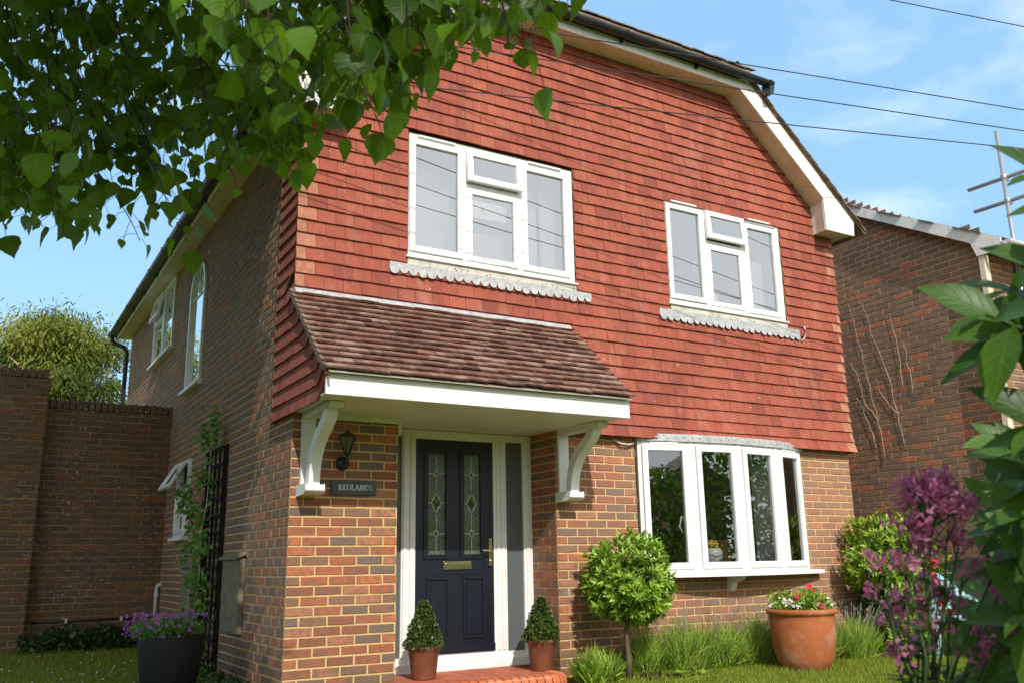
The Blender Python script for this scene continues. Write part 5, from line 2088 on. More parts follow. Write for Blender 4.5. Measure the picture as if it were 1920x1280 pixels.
# primrose rosette in the border edge
pr_ = MB()
for (px_, py_, sc_) in ((3.30, -.62, 1.0), (3.52, -.66, .7)):
    n = 13
    an = np.arange(n) * 2.4
    el = RNG.uniform(.25, 1.1, n)
    D_ = np.stack([np.cos(an), np.sin(an), el], 1)
    N_ = np.stack([-np.cos(an) * el, -np.sin(an) * el, np.ones(n)], 1)
    q_ = MB()
    q_.leaves(np.repeat([[px_, py_, .05]], n, 0), D_, N_, RNG.uniform(.09, .14, n) * sc_, RNG.uniform(.045, .06, n) * sc_, LANCE, .3, .35, r=RNG.uniform(.5, 1, n))
    o = q_.build('primrose', M['bay_leaf'])
    tag(o, 'pale green primrose rosette at the lawn edge, %s' % ('the larger, near the bay trunk' if sc_ == 1 else 'the smaller, toward the terracotta planter'), 'plant', 'primroses at the lawn edge')
dl = MB()
n = 500
P_ = np.stack([RNG.uniform(2.9, 3.7, n), RNG.uniform(-.7, -.3, n), np.full(n, .05)], 1)
dl.leaves(P_, rand_dirs(n, .1), rand_dirs(n, 1.5), RNG.uniform(.02, .05, n), RNG.uniform(.01, .03, n), OVAL, .2, .2)
o = dl.build('leaf_litter', M['soil'])
o['kind'] = 'stuff'


def leaf_shrub(name, lab, cat, c, rad, nsh, mat, ls, lw, stem=M['bark'], group=None, kleaf=(7, 11), up=.4, st=OVAL, zmin=.03, shape=None):
    t = thing(name, lab, cat, group)
    mb = MB()
    for _ in range(14):
        d = rand_dirs(1, .8)[0]
        mb.tube([(c[0] + d[0] * .05, c[1] + d[1] * .05, .03), (c[0] + d[0] * rad[0] * .4, c[1] + d[1] * rad[1] * .4, c[2]), (c[0] + d[0] * rad[0] * .8, c[1] + d[1] * rad[1] * .8, c[2] + d[2] * rad[2] * .7)], [.012, .008, .004], 5)
    mb.build('stems', stem, t)
    mb = MB()
    sd_ = rand_dirs(nsh)
    for i in range(nsh):
        d = sd_[i]
        lump = 1 + .14 * math.sin(4 * d[0] + 6 * d[2]) + .08 * random.gauss(0, 1)
        tip = np.array(c) + d * np.array(rad) * lump * (1 if random.random() < .7 else random.uniform(.4, .9))
        if tip[2] < zmin:
            tip[2] = zmin + random.random() * .1
        ax = d + np.array([0, 0, up]) + RNG.normal(size=3) * .3
        ax /= np.linalg.norm(ax)
        k_ = random.randint(*kleaf)
        t_ = RNG.random(k_)
        an = np.arange(k_) * 2.4 + random.random() * 6
        a1 = np.cross(ax, [.3, .2, .9]); a1 /= np.linalg.norm(a1) + 1e-9
        a2 = np.cross(ax, a1)
        out = a1[None] * np.cos(an)[:, None] + a2[None] * np.sin(an)[:, None]
        P_ = tip - ax * (ls * 1.2 * (1 - t_))[:, None]
        D_ = out * (1.0 - .4 * t_)[:, None] + ax[None] * (.5 + .5 * t_)[:, None]
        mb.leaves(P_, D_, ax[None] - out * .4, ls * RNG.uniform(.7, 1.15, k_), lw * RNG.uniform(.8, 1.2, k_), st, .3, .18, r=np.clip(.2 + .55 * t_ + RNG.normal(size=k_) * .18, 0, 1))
    mb.build('foliage', mat, t)
    return t


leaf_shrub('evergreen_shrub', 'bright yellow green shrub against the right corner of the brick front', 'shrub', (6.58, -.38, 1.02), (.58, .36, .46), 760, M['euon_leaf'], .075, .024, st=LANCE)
leaf_shrub('ivy_bush', 'dark ivy like bush below the bright corner shrub', 'bush', (6.45, -.42, .42), (.42, .28, .42), 260, M['ivy_leaf'], .05, .035)
leaf_shrub('border_plant', 'low green border plant left of the pale blue bench', 'plant', (6.25, -.80, .22), (.36, .26, .24), 150, M['lav_leaf'], .08, .022, st=LANCE)
leaf_shrub('silver_shrub', 'pale silvery shrub in front of the neighbouring house corner', 'shrub', (8.05, -1.75, 1.5), (.42, .3, .95), 170, M['silver_leaf'], .14, .012, st=LANCE, up=1.2, kleaf=(8, 12))
leaf_shrub('rose_bush', 'dark leafy rose bush behind the pale blue bench', 'bush', (7.6, -1.55, .7), (.75, .4, .72), 380, M['ivy_leaf'], .06, .035)
mb = MB()
for (x, y, z) in ((5.92, -1.30, .82), (5.95, -1.28, .78), (6.02, -1.3, .56), (5.86, -1.28, .80), (5.9, -1.33, .76), (6.05, -1.25, .95)):
    blossoms(mb, [(x + random.uniform(-.03, .03), y + random.uniform(-.03, .03), z + random.uniform(-.03, .03)) for _ in range(12)], .026)
for (x, z) in ((5.92, .8), (6.02, .56), (6.05, .95)):
    mb.tube([(6.05, -1.2, .03), (x + .02, -1.27, z * .6), (x, -1.29, z)], .004, 5, m=1)
rf_ = mb.build('geranium', [M['red_flower'], M['green_stem']])
tag(rf_, 'bright red flower heads on thin stems left of the pale blue bench', 'flowers')

# pale blue bench
bn = thing('garden_bench', 'pale blue painted wooden garden bench half hidden by flowers', 'bench')
BF = lambda u, z, d: (6.20 + u * .96 + d * .10, -1.05 - d, z)
for u in (.03, 1.27):
    for d in (.0, .50):
        x_ = MB()
        x_.box(BF, u - .03, u + .03, .03, .62 if d else .84, d - .03, d + .03)
        x_.build('leg', M['bench'], bn, bevel=.005)
x_ = MB()
for i in range(5):
    x_.box(BF, 0, 1.30, .41, .435, .04 + i * .095, .12 + i * .095)
x_.build('seat', M['bench'], bn, bevel=.004)
x_ = MB()
x_.box(BF, 0, 1.30, .78, .85, -.02, .02)
x_.box(BF, .06, 1.24, .50, .56, -.015, .015)
for i in range(11):
    x_.box(BF, .10 + i * .11, .145 + i * .11, .56, .78, -.010, .010)
x_.build('backrest', M['bench'], bn, bevel=.004)
for u in (.03, 1.27):
    x_ = MB()
    x_.box(BF, u - .04, u + .04, .62, .65, -.03, .56)
    x_.build('armrest', M['bench'], bn, bevel=.006)
x_ = MB()
x_.box(BF, .06, 1.24, .33, .40, .485, .515)
x_.box(BF, .06, 1.24, .16, .20, .235, .265)
x_.build('rail', M['bench'], bn, bevel=.004)

# climber on the trellis
cl = thing('climbing_plant', 'leafy climbing plant straggling up the dark trellis', 'climber')
mb = MB()
mb.tube([side(2.75, .05, .10), side(2.62, .5, .13), side(2.5, .95, .11), side(2.48, 1.3, .13), side(2.36, 1.7, .11), side(2.3, 2.1, .12), side(2.24, 2.45, .10)], [.011, .010, .009, .008, .006, .005, .003], 7)
mb.tube([side(2.85, .05, .10), side(2.9, .6, .12), side(2.78, 1.1, .14), side(2.85, 1.5, .16), side(2.80, 1.8, .18)], [.008, .007, .006, .004, .003], 6)
mb.tube([side(2.5, .95, .11), side(2.85, 1.0, .22), side(3.0, 1.2, .26)], [.006, .004, .003], 6)
mb.build('stems', M['stem_dead'], cl)
mb = MB()
for (u, z, d, r_, n) in ((2.5, 1.5, .14, .13, 40), (2.45, .95, .14, .14, 46), (2.62, .35, .13, .14, 40), (2.3, 1.85, .13, .10, 26), (2.22, 2.42, .12, .14, 60), (2.25, 2.25, .14, .11, 40), (2.75, 1.78, .18, .16, 46), (2.95, 1.70, .20, .12, 30), (2.80, 1.58, .15, .10, 22), (2.35, 1.28, .15, .13, 44), (2.6, 1.16, .2, .12, 30), (2.3, .82, .15, .13, 40), (2.2, .70, .14, .10, 24), (2.6, .55, .15, .10, 26), (2.5, 2.0, .12, .08, 14), (2.3, .2, .12, .14, 40)):
    c_ = np.array(side(u, z, d))
    P_ = c_ + RNG.normal(size=(n, 3)) * np.array([.45, .75, .65]) * r_
    P_[:, 0] = np.minimum(P_[:, 0], -.065)
    D_ = rand_dirs(n, -.3); D_[:, 0] -= .5
    mb.leaves(P_, D_, rand_dirs(n, .9), RNG.uniform(.05, .095, n), RNG.uniform(.03, .05, n), LANCE, .2, .25)
mb.build('foliage', M['climb_leaf'], cl)

# ivy and weeds at the foot of the garden wall
mb = MB()
n = 1500
P_ = np.stack([RNG.uniform(-1.5, -.1, n), RNG.uniform(4.7, 5.14, n), .08 + .22 * RNG.random(n) ** 1.5], 1)
P_[:, 2] += .16 * np.exp(-((P_[:, 0] + 1.05) / .22) ** 2) * RNG.random(n) + .10 * np.exp(-((P_[:, 0] + .62) / .15) ** 2)
mb.leaves(P_, rand_dirs(n, .5), rand_dirs(n, .8), RNG.uniform(.04, .08, n), RNG.uniform(.03, .05, n), OVAL, .2, .2)
n = 300
P_ = np.stack([RNG.uniform(-.45, -.05, n), RNG.uniform(.2, 2.2, n), .06 + .12 * RNG.random(n) ** 1.5], 1)
mb.leaves(P_, rand_dirs(n, .5), rand_dirs(n, .8), RNG.uniform(.03, .06, n), RNG.uniform(.02, .035, n), OVAL, .2, .2)
o = mb.build('undergrowth', M['ivy_leaf'])
o['kind'] = 'stuff'
tag(o, 'dark weeds and ivy along the foot of the garden wall', 'weeds')


# ================================================================== TREES
def far_tree(name, lab, c, rad, n, trunk_pts, mat=M['far_leaf'], group=None, nb_=34, ln=(.12, .24)):
    t = thing(name, lab, 'tree', group)
    mb = MB()
    for p, r_ in trunk_pts:
        mb.tube(p, r_, 7)
    mb.build('trunk', M['pale_bark'], t)
    mb = MB()
    for i in range(nb_):
        d = rand_dirs(1, .35)[0]
        cc = np.array(c) + d * np.array(rad) * random.uniform(.55, 1.0)
        k_ = n // nb_
        s_ = random.uniform(.11, .24)
        P_ = cc + RNG.normal(size=(k_, 3)) * np.array(rad) * np.array([s_, s_, s_ * .75])
        D_ = RNG.normal(size=(k_, 3)) * .45 + np.array([d[0] * .6, d[1] * .3, -.75])
        mb.leaves(P_, D_, rand_dirs(k_, .6), RNG.uniform(*ln, k_), RNG.uniform(.016, .036, k_), LANCE, .2, .25, r=np.clip(RNG.normal(size=k_) * .15 + random.uniform(.05, .95), 0, 1))
    mb.build('crown', mat, t)
    return t


tp = [([(-.35, 14.6, 0), (-.38, 14.4, 3.6), (-.55, 14.2, 5.0), (-1.0, 14.0, 6.1)], [.10, .08, .06, .03]),
      ([(-.35, 14.6, 0), (-.28, 14.2, 4.0), (-.18, 14.0, 5.1), (-.45, 14.0, 6.0)], [.09, .065, .05, .02]),
      ([(-.20, 14.6, 0), (-.02, 14.2, 4.2), (.25, 14.0, 5.6)], [.06, .04, .02]),
      ([(-.6, 14.4, 3.9), (-1.3, 14.2, 5.0), (-1.8, 14, 5.4)], [.04, .03, .015])]
far_tree('willow_tree', 'yellow green willow like tree with pale stems behind the garden wall', (-.85, 14.6, 5.10), (1.5, 1.3, 1.35), 30000, tp, nb_=52, ln=(.08, .17))
far_tree('shrubby_tree', 'lower dark leaved tree at the far left behind the garden wall', (-2.9, 15.4, 4.3), (1.6, 1.2, 1.7), 16000, [([(-2.9, 15.4, 0), (-2.9, 15.4, 4.5)], [.1, .04])], nb_=44, ln=(.06, .12))

# --- the broad leaved tree at the left that shades the side wall and hangs into the picture
bt = thing('broadleaf_tree', 'broad leaved tree hanging dark green heart shaped leaves across the upper left', 'tree')
mb = MB()
mb.tube([(-4.6, -2.6, 0), (-4.55, -2.6, 1.6), (-4.4, -2.5, 3.2), (-4.3, -2.2, 5.2), (-4.2, -1.6, 7.5), (-4.2, -1.2, 9.2)], [.24, .20, .18, .14, .09, .04], 12)
LIMB = [[(-4.4, -2.5, 3.2), (-3.8, -3.2, 3.75), (-2.9, -4.0, 4.05), (-2.0, -4.4, 4.1), (-1.0, -4.5, 4.0)],
        [(-4.35, -2.4, 4.0), (-4.0, -4.4, 4.9), (-3.6, -6.4, 5.3), (-3.4, -8.0, 5.0)],
        [(-4.3, -2.2, 5.0), (-4.0, .3, 6.2), (-3.6, 2.5, 7.2), (-3.4, 4.2, 7.6)],
        [(-4.25, -1.9, 6.2), (-5.2, .2, 7.4), (-5.6, 1.8, 8.0)],
        [(-3.8, -3.2, 3.75), (-3.0, -4.6, 3.7), (-2.2, -5.2, 3.5), (-1.3, -5.4, 3.35)],
        [(-2.9, -4.0, 4.05), (-2.5, -3.2, 4.6), (-2.0, -2.4, 5.6), (-1.6, -1.2, 6.6)],
        [(-4.3, -2.2, 5.0), (-3.0, -2.0, 6.2), (-2.0, -.9, 7.2), (-1.4, .2, 7.6)]]
for l_ in LIMB:
    mb.tube(l_, np.linspace(.075, .014, len(l_)), 8)
mb.build('trunk', M['bark'], bt)
# upper crown: leaf clusters through the volume, kept clear of the sunlight that reaches the house front
mb = MB()


def upper(n, c, rad, behind=False):
    P_ = []
    while len(P_) < n:
        v = RNG.normal(size=3)
        v /= np.linalg.norm(v)
        p = np.array(c) + v * np.array(rad) * random.random() ** .4
        xlim = -2.5
        if behind and p[0] > -.2:
            continue
        if behind:
            xlim = .5
        if p[0] > xlim or p[2] < 2.9:
            continue
        P_.append(p)
    return np.array(P_)


def shade_lobe(n):  # crown leaves above the view, shaped to keep sun off the garden wall
    P_ = []
    while len(P_) < n:
        y = random.uniform(-5.6, .6)
        x = random.uniform(-3.6, min(-.62, .24 * y - .42))
        z = 1.35 + .80 * math.hypot(x + 2.13, y + 6.98) + random.random() * 1.5
        P_.append((x, y, z))
    return np.array(P_)


PU = np.concatenate([shade_lobe(11000), upper(9000, (-4.2, .6, 7.0), (1.7, 5.6, 3.2)), upper(6000, (-3.9, -7.2, 5.3), (1.7, 2.2, 1.6)), upper(8000, (-3.2, -4.4, 4.9), (1.3, 2.8, 1.7))])
n = len(PU)
mb.leaves(PU, rand_dirs(n, -.5), rand_dirs(n, .7), RNG.uniform(.20, .30, n), RNG.uniform(.17, .25, n), OVAL, .2, .2, r=RNG.random(n))
mb.build('crown', M['tree_leaf'], bt)
# hanging sprays: tip points of the twigs that come down into view
TIPS = []


def tip(x, y, z, ln):
    TIPS.append((x, y, z, ln))


#TIPS#
TIPS = [(-2.24,-3.80,2.16,0.30,0.070), (-2.28,-3.69,2.26,0.30,0.070), (-2.22,-3.51,2.35,0.30,0.070), (-2.14,-3.97,2.06,0.30,0.070), (-2.18,-3.45,2.27,0.30,0.070), (-2.12,-4.01,2.10,0.30,0.070), (-2.04,-3.32,2.29,0.30,0.070), (-2.07,-2.81,2.54,0.30,0.070), (-2.00,-3.02,2.48,0.30,0.070), (-1.97,-4.00,2.02,0.30,0.070), (-1.98,-3.47,2.27,0.30,0.070), (-1.91,-3.61,2.22,0.30,0.070), (-1.88,-3.67,2.21,0.30,0.070), (-1.88,-3.23,2.39,0.30,0.070), (-1.85,-3.66,2.30,0.30,0.070), (-1.88,-4.20,2.20,0.30,0.070), (-1.90,-4.02,2.37,0.30,0.070), (-1.81,-3.72,2.51,0.30,0.070), (-1.78,-3.73,2.36,0.30,0.070), (-1.81,-3.62,2.51,0.30,0.070), (-1.73,-3.62,2.51,0.30,0.070), (-1.68,-3.60,2.34,0.30,0.070), (-1.73,-3.73,2.39,0.30,0.070), (-1.65,-3.66,2.37,0.30,0.070), (-1.61,-3.63,2.38,0.30,0.070), (-1.60,-3.33,2.57,0.30,0.070), (-1.54,-3.46,2.51,0.30,0.070), (-1.64,-4.09,2.37,0.30,0.070), (-1.63,-3.83,2.55,0.30,0.070), (-1.53,-3.63,2.69,0.30,0.070), (-1.59,-4.28,2.25,0.30,0.070), (-1.54,-3.82,2.57,0.30,0.070), (-1.50,-4.00,2.50,0.30,0.070), (-1.61,-4.60,2.09,0.30,0.070), (-1.53,-4.06,2.42,0.30,0.070), (-1.54,-4.39,2.28,0.30,0.070), (-1.49,-4.33,2.30,0.30,0.070), (-1.42,-3.89,2.55,0.30,0.070), (-1.46,-4.34,2.37,0.30,0.070), (-1.52,-4.73,2.10,0.30,0.070), (-1.40,-4.19,2.45,0.30,0.070), (-1.38,-4.35,2.32,0.30,0.070), (-1.45,-4.54,2.17,0.30,0.070), (-1.47,-4.50,2.22,0.30,0.070), (-1.29,-4.12,2.47,0.30,0.070), (-1.47,-4.77,2.12,0.30,0.070), (-1.54,-4.92,2.10,0.30,0.070), (-1.43,-4.75,2.22,0.30,0.070), (-1.25,-4.38,2.40,0.30,0.070), (-1.23,-4.21,2.60,0.30,0.070), (-1.22,-4.38,2.52,0.30,0.070), (-1.34,-4.86,2.21,0.30,0.070), (-1.42,-5.01,2.18,0.30,0.070), (-1.27,-4.77,2.31,0.30,0.070), (-1.41,-5.17,2.03,0.30,0.070), (-1.48,-5.31,1.98,0.30,0.070), (-1.37,-5.16,2.12,0.30,0.070), (-1.31,-5.07,2.17,0.30,0.070), (-1.30,-4.98,2.30,0.30,0.070), (-1.21,-4.91,2.33,0.30,0.070), (-1.35,-5.22,2.16,0.30,0.070), (-1.28,-5.02,2.34,0.30,0.070), (-1.12,-4.80,2.51,0.30,0.070), (-1.35,-5.31,2.16,0.30,0.070), (-1.23,-5.00,2.41,0.30,0.070), (-1.31,-5.29,2.21,0.30,0.070), (-1.22,-5.15,2.33,0.30,0.070), (-1.15,-4.96,2.53,0.30,0.070), (-1.14,-5.07,2.43,0.30,0.070), (-1.24,-5.35,2.23,0.30,0.070), (-1.14,-5.11,2.41,0.30,0.070), (-1.29,-5.49,2.18,0.30,0.070), (-1.18,-5.37,2.27,0.30,0.070), (-1.06,-5.10,2.52,0.30,0.070), (-0.99,-5.11,2.53,0.30,0.070), (-1.11,-5.34,2.27,0.30,0.070), (-1.21,-5.45,2.20,0.30,0.070), (-0.82,-4.94,2.67,0.30,0.070), (-1.21,-5.56,2.22,0.30,0.070), (-1.10,-5.36,2.43,0.30,0.070), (-1.15,-5.51,2.30,0.30,0.070), (-1.17,-5.56,2.26,0.30,0.070), (-1.06,-5.35,2.47,0.30,0.070), (-1.10,-5.50,2.35,0.30,0.070), (-2.30,-2.91,2.63,0.40,0.070), (-2.38,-2.36,2.95,0.32,0.070), (-2.39,-2.62,2.93,0.30,0.070), (-2.40,-2.34,3.20,0.35,0.070), (-2.31,-3.52,2.76,0.39,0.070), (-2.30,-3.79,2.70,0.30,0.070), (-2.42,-2.49,3.53,0.42,0.070), (-2.47,-2.49,3.64,0.39,0.070), (-2.32,-4.05,2.82,0.33,0.070), (-2.36,-3.60,3.21,0.35,0.070), (-2.50,-2.33,4.14,0.31,0.070), (-2.31,-2.17,2.79,0.45,0.070), (-2.28,-2.11,2.96,0.32,0.070), (-2.24,-2.76,2.83,0.37,0.070), (-2.26,-3.76,2.53,0.29,0.070), (-2.30,-2.48,3.27,0.29,0.070), (-2.28,-2.26,3.47,0.43,0.070), (-2.23,-4.31,2.49,0.41,0.070), (-2.36,-2.86,3.42,0.37,0.070), (-2.34,-2.99,3.40,0.34,0.070), (-2.35,-3.31,3.32,0.41,0.070), (-2.36,-3.22,3.56,0.42,0.070), (-2.20,-2.12,2.79,0.42,0.070), (-2.15,-2.87,2.73,0.43,0.070), (-2.21,-3.67,2.45,0.37,0.070), (-2.21,-2.56,3.05,0.28,0.070), (-2.22,-4.03,2.47,0.29,0.070), (-2.16,-4.16,2.46,0.37,0.070), (-2.23,-3.57,2.89,0.39,0.070), (-2.21,-3.95,2.77,0.34,0.070), (-2.30,-2.79,3.53,0.34,0.070), (-2.28,-3.57,3.20,0.38,0.070), (-2.26,-2.70,3.89,0.39,0.070), (-2.09,-3.16,2.46,0.40,0.070), (-2.10,-3.26,2.50,0.32,0.070), (-2.11,-4.15,2.22,0.35,0.070), (-2.12,-2.24,3.15,0.34,0.070), (-2.10,-3.78,2.56,0.36,0.070), (-2.17,-2.88,3.09,0.43,0.070), (-2.12,-2.79,3.30,0.38,0.070), (-2.18,-4.37,2.51,0.30,0.070), (-2.15,-4.23,2.73,0.30,0.070), (-2.15,-4.39,2.70,0.42,0.070), (-2.23,-2.97,3.64,0.42,0.070), (-2.17,-2.78,3.96,0.29,0.070), (-1.97,-2.73,2.60,0.30,0.070), (-2.03,-4.19,2.10,0.34,0.070), (-2.04,-3.80,2.35,0.31,0.070), (-2.05,-2.68,2.96,0.35,0.070), (-2.07,-3.60,2.66,0.35,0.070), (-2.09,-2.24,3.44,0.35,0.070), (-2.05,-2.93,3.27,0.41,0.070), (-2.07,-3.39,3.08,0.39,0.070), (-2.08,-4.25,2.70,0.41,0.070), (-2.07,-3.53,3.22,0.40,0.070), (-2.14,-4.03,2.99,0.38,0.070), (-2.15,-3.02,3.80,0.44,0.070), (-1.96,-3.41,2.29,0.43,0.070), (-1.97,-3.88,2.25,0.28,0.070), (-1.99,-3.99,2.28,0.34,0.070), (-2.01,-4.06,2.30,0.45,0.070), (-1.98,-3.38,2.73,0.42,0.070), (-1.96,-3.39,2.84,0.40,0.070), (-1.95,-2.88,3.24,0.44,0.070), (-2.03,-3.94,2.76,0.40,0.070), (-1.97,-2.65,3.56,0.32,0.070), (-2.07,-4.07,2.86,0.40,0.070), (-2.02,-3.96,2.99,0.43,0.070), (-2.06,-2.98,3.79,0.29,0.070), (-1.93,-3.71,2.24,0.34,0.070), (-1.95,-4.38,2.08,0.34,0.070), (-1.94,-3.95,2.36,0.38,0.070), (-1.86,-3.28,2.79,0.30,0.070), (-1.98,-4.18,2.41,0.43,0.070), (-1.83,-2.49,3.47,0.34,0.070), (-1.93,-3.85,2.76,0.39,0.070), (-1.96,-3.93,2.81,0.41,0.070), (-1.91,-3.40,3.25,0.30,0.070), (-1.95,-3.03,3.63,0.40,0.070), (-1.96,-3.21,3.66,0.39,0.070), (-2.00,-3.18,3.71,0.30,0.070), (-1.82,-3.76,2.53,0.40,0.070), (-1.80,-3.09,2.91,0.36,0.070), (-1.93,-4.32,2.41,0.40,0.070), (-1.79,-2.95,3.22,0.34,0.070), (-1.83,-2.67,3.51,0.29,0.070), (-1.84,-2.93,3.52,0.34,0.070), (-1.89,-3.41,3.31,0.41,0.070), (-1.96,-4.31,2.79,0.33,0.070), (-1.91,-2.97,3.88,0.40,0.070), (-1.79,-3.57,2.54,0.41,0.070), (-1.70,-3.24,2.75,0.30,0.070), (-1.77,-3.39,2.84,0.38,0.070), (-1.75,-2.87,3.22,0.29,0.070), (-1.65,-2.57,3.46,0.35,0.070), (-1.76,-3.24,3.23,0.45,0.070), (-1.72,-2.81,3.66,0.36,0.070), (-1.90,-4.56,2.60,0.41,0.070), (-1.81,-3.53,3.41,0.36,0.070), (-1.94,-4.51,2.80,0.37,0.070), (-1.63,-3.30,2.58,0.44,0.070), (-1.56,-2.87,2.93,0.39,0.070), (-1.79,-4.01,2.46,0.29,0.070), (-1.73,-3.85,2.59,0.43,0.070), (-1.60,-2.80,3.35,0.38,0.070), (-1.61,-3.07,3.26,0.34,0.070), (-1.60,-2.83,3.50,0.35,0.070), (-1.81,-4.37,2.70,0.29,0.070), (-1.85,-4.27,2.86,0.36,0.070), (-1.76,-3.79,3.28,0.39,0.070), (-1.73,-3.13,3.87,0.35,0.070), (-1.55,-3.00,2.70,0.34,0.070), (-1.58,-3.29,2.73,0.32,0.070), (-1.58,-2.92,3.06,0.30,0.070), (-1.72,-4.14,2.55,0.31,0.070), (-1.78,-4.52,2.42,0.30,0.070), (-1.79,-4.46,2.51,0.28,0.070), (-1.61,-3.20,3.40,0.29,0.070), (-1.80,-4.56,2.62,0.44,0.070), (-1.71,-3.69,3.33,0.31,0.070), (-1.78,-4.41,2.90,0.29,0.070), (-1.42,-3.00,3.04,0.36,0.070), (-1.61,-4.11,2.57,0.33,0.070), (-1.59,-3.93,2.73,0.30,0.070), (-1.52,-3.44,3.08,0.28,0.070), (-1.72,-4.28,2.74,0.29,0.070), (-1.51,-2.85,3.72,0.31,0.070), (-1.46,-3.13,3.72,0.44,0.070), (-1.64,-4.12,3.17,0.38,0.070), (-1.66,-4.16,3.23,0.42,0.070), (-1.56,-3.91,2.52,0.40,0.070), (-1.34,-3.17,3.05,0.40,0.070), (-1.28,-2.82,3.33,0.34,0.070), (-1.40,-3.11,3.32,0.36,0.070), (-1.45,-3.24,3.37,0.38,0.070), (-1.50,-3.74,3.16,0.31,0.070), (-1.52,-3.80,3.26,0.41,0.070), (-1.62,-4.26,3.03,0.42,0.070), (-1.40,-3.06,3.95,0.36,0.070), (-1.43,-3.97,2.47,0.34,0.070), (-1.25,-2.73,3.23,0.30,0.070), (-1.59,-4.50,2.42,0.39,0.070), (-1.59,-4.37,2.58,0.39,0.070), (-1.54,-4.25,2.76,0.44,0.070), (-1.50,-3.88,3.04,0.41,0.070), (-1.43,-3.69,3.26,0.31,0.070), (-1.37,-3.16,3.83,0.30,0.070), (-1.62,-4.34,2.97,0.43,0.070), (-1.48,-4.21,2.44,0.42,0.070), (-1.20,-3.21,3.08,0.43,0.070), (-1.38,-3.83,2.84,0.30,0.070), (-1.17,-3.17,3.37,0.32,0.070), (-1.26,-3.34,3.39,0.29,0.070), (-1.58,-4.60,2.65,0.37,0.070), (-1.30,-3.55,3.51,0.38,0.070), (-1.22,-2.90,4.12,0.34,0.070), (-1.54,-4.38,3.12,0.31,0.070), (-1.00,-3.03,3.04,0.45,0.070), (-1.23,-3.68,2.79,0.35,0.070), (-0.99,-2.93,3.34,0.36,0.070), (-1.00,-2.87,3.57,0.44,0.070), (-1.46,-4.39,2.67,0.30,0.070), (-1.27,-3.81,3.22,0.39,0.070), (-1.45,-4.24,2.96,0.35,0.070), (-1.22,-3.41,3.69,0.33,0.070), (-1.41,-4.04,3.36,0.29,0.070), (-1.10,-3.37,2.91,0.45,0.070), (-1.22,-4.05,2.66,0.31,0.070), (-1.20,-3.76,2.96,0.37,0.070), (-1.34,-4.23,2.74,0.36,0.070), (-1.30,-4.25,2.84,0.32,0.070), (-1.41,-4.58,2.77,0.37,0.070), (-1.48,-4.73,2.73,0.31,0.070), (-0.98,-3.08,4.10,0.41,0.070), (-1.27,-4.44,2.48,0.28,0.070), (-1.40,-4.68,2.39,0.37,0.070), (-1.31,-4.32,2.69,0.42,0.070), (-1.42,-4.72,2.53,0.35,0.070), (-0.90,-3.17,3.66,0.42,0.070), (-1.05,-3.46,3.64,0.41,0.070), (-1.14,-3.86,3.40,0.33,0.070), (-1.14,-3.72,3.71,0.43,0.070), (-1.34,-4.81,2.28,0.44,0.070), (-1.42,-5.02,2.22,0.37,0.070), (-0.99,-3.58,3.26,0.45,0.070), (-1.17,-4.21,2.93,0.36,0.070), (-1.30,-4.65,2.72,0.31,0.070), (-1.17,-4.13,3.18,0.42,0.070), (-1.40,-4.93,2.64,0.29,0.070), (-1.12,-4.06,3.47,0.33,0.070), (-1.47,-5.27,2.02,0.39,0.070), (-1.27,-4.67,2.48,0.44,0.070), (-1.25,-4.68,2.59,0.31,0.070), (-1.44,-5.13,2.30,0.33,0.070), (-1.42,-5.16,2.36,0.35,0.070), (-1.48,-5.21,2.42,0.45,0.070), (-1.51,-5.26,2.45,0.29,0.070), (-1.21,-4.73,2.37,0.39,0.070), (-1.38,-5.19,2.23,0.44,0.070), (-1.37,-5.02,2.39,0.33,0.070), (-1.42,-5.24,2.34,0.44,0.070), (-1.46,-5.28,2.32,0.45,0.070), (-1.46,-5.34,2.38,0.29,0.070), (-1.36,-5.29,2.20,0.42,0.070), (-1.11,-4.75,2.70,0.37,0.070), (-1.33,-5.16,2.45,0.45,0.070), (-1.42,-5.35,2.38,0.30,0.070), (-1.44,-5.41,2.36,0.31,0.070), (-1.02,-4.77,2.63,0.32,0.070), (-1.24,-5.12,2.45,0.40,0.070), (-1.30,-5.24,2.50,0.41,0.070), (-1.24,-5.18,2.61,0.37,0.070), (-1.04,-4.90,2.62,0.31,0.070), (-1.03,-4.91,2.68,0.31,0.070), (-1.27,-5.41,2.37,0.33,0.070), (-0.94,-4.85,2.76,0.35,0.070), (-1.29,-5.54,2.27,0.43,0.070), (-1.03,-5.09,2.69,0.37,0.070), (-1.83,-5.55,1.89,0.22,0.062), (-1.77,-5.63,1.86,0.22,0.062), (-1.79,-5.60,1.80,0.22,0.062), (-1.56,-5.53,1.91,0.22,0.062), (-1.55,-5.66,1.91,0.22,0.062), (-1.28,-5.66,1.96,0.22,0.062), (-1.35,-5.68,1.99,0.22,0.062), (-1.42,-5.64,1.99,0.22,0.062), (-1.72,-4.38,2.00,0.22,0.070), (-2.04,-4.86,1.82,0.22,0.070), (-1.81,-5.61,1.87,0.22,0.062), (-1.75,-4.02,2.04,0.22,0.070), (-1.66,-4.29,1.97,0.22,0.070)]
mb = MB()
tw = MB()


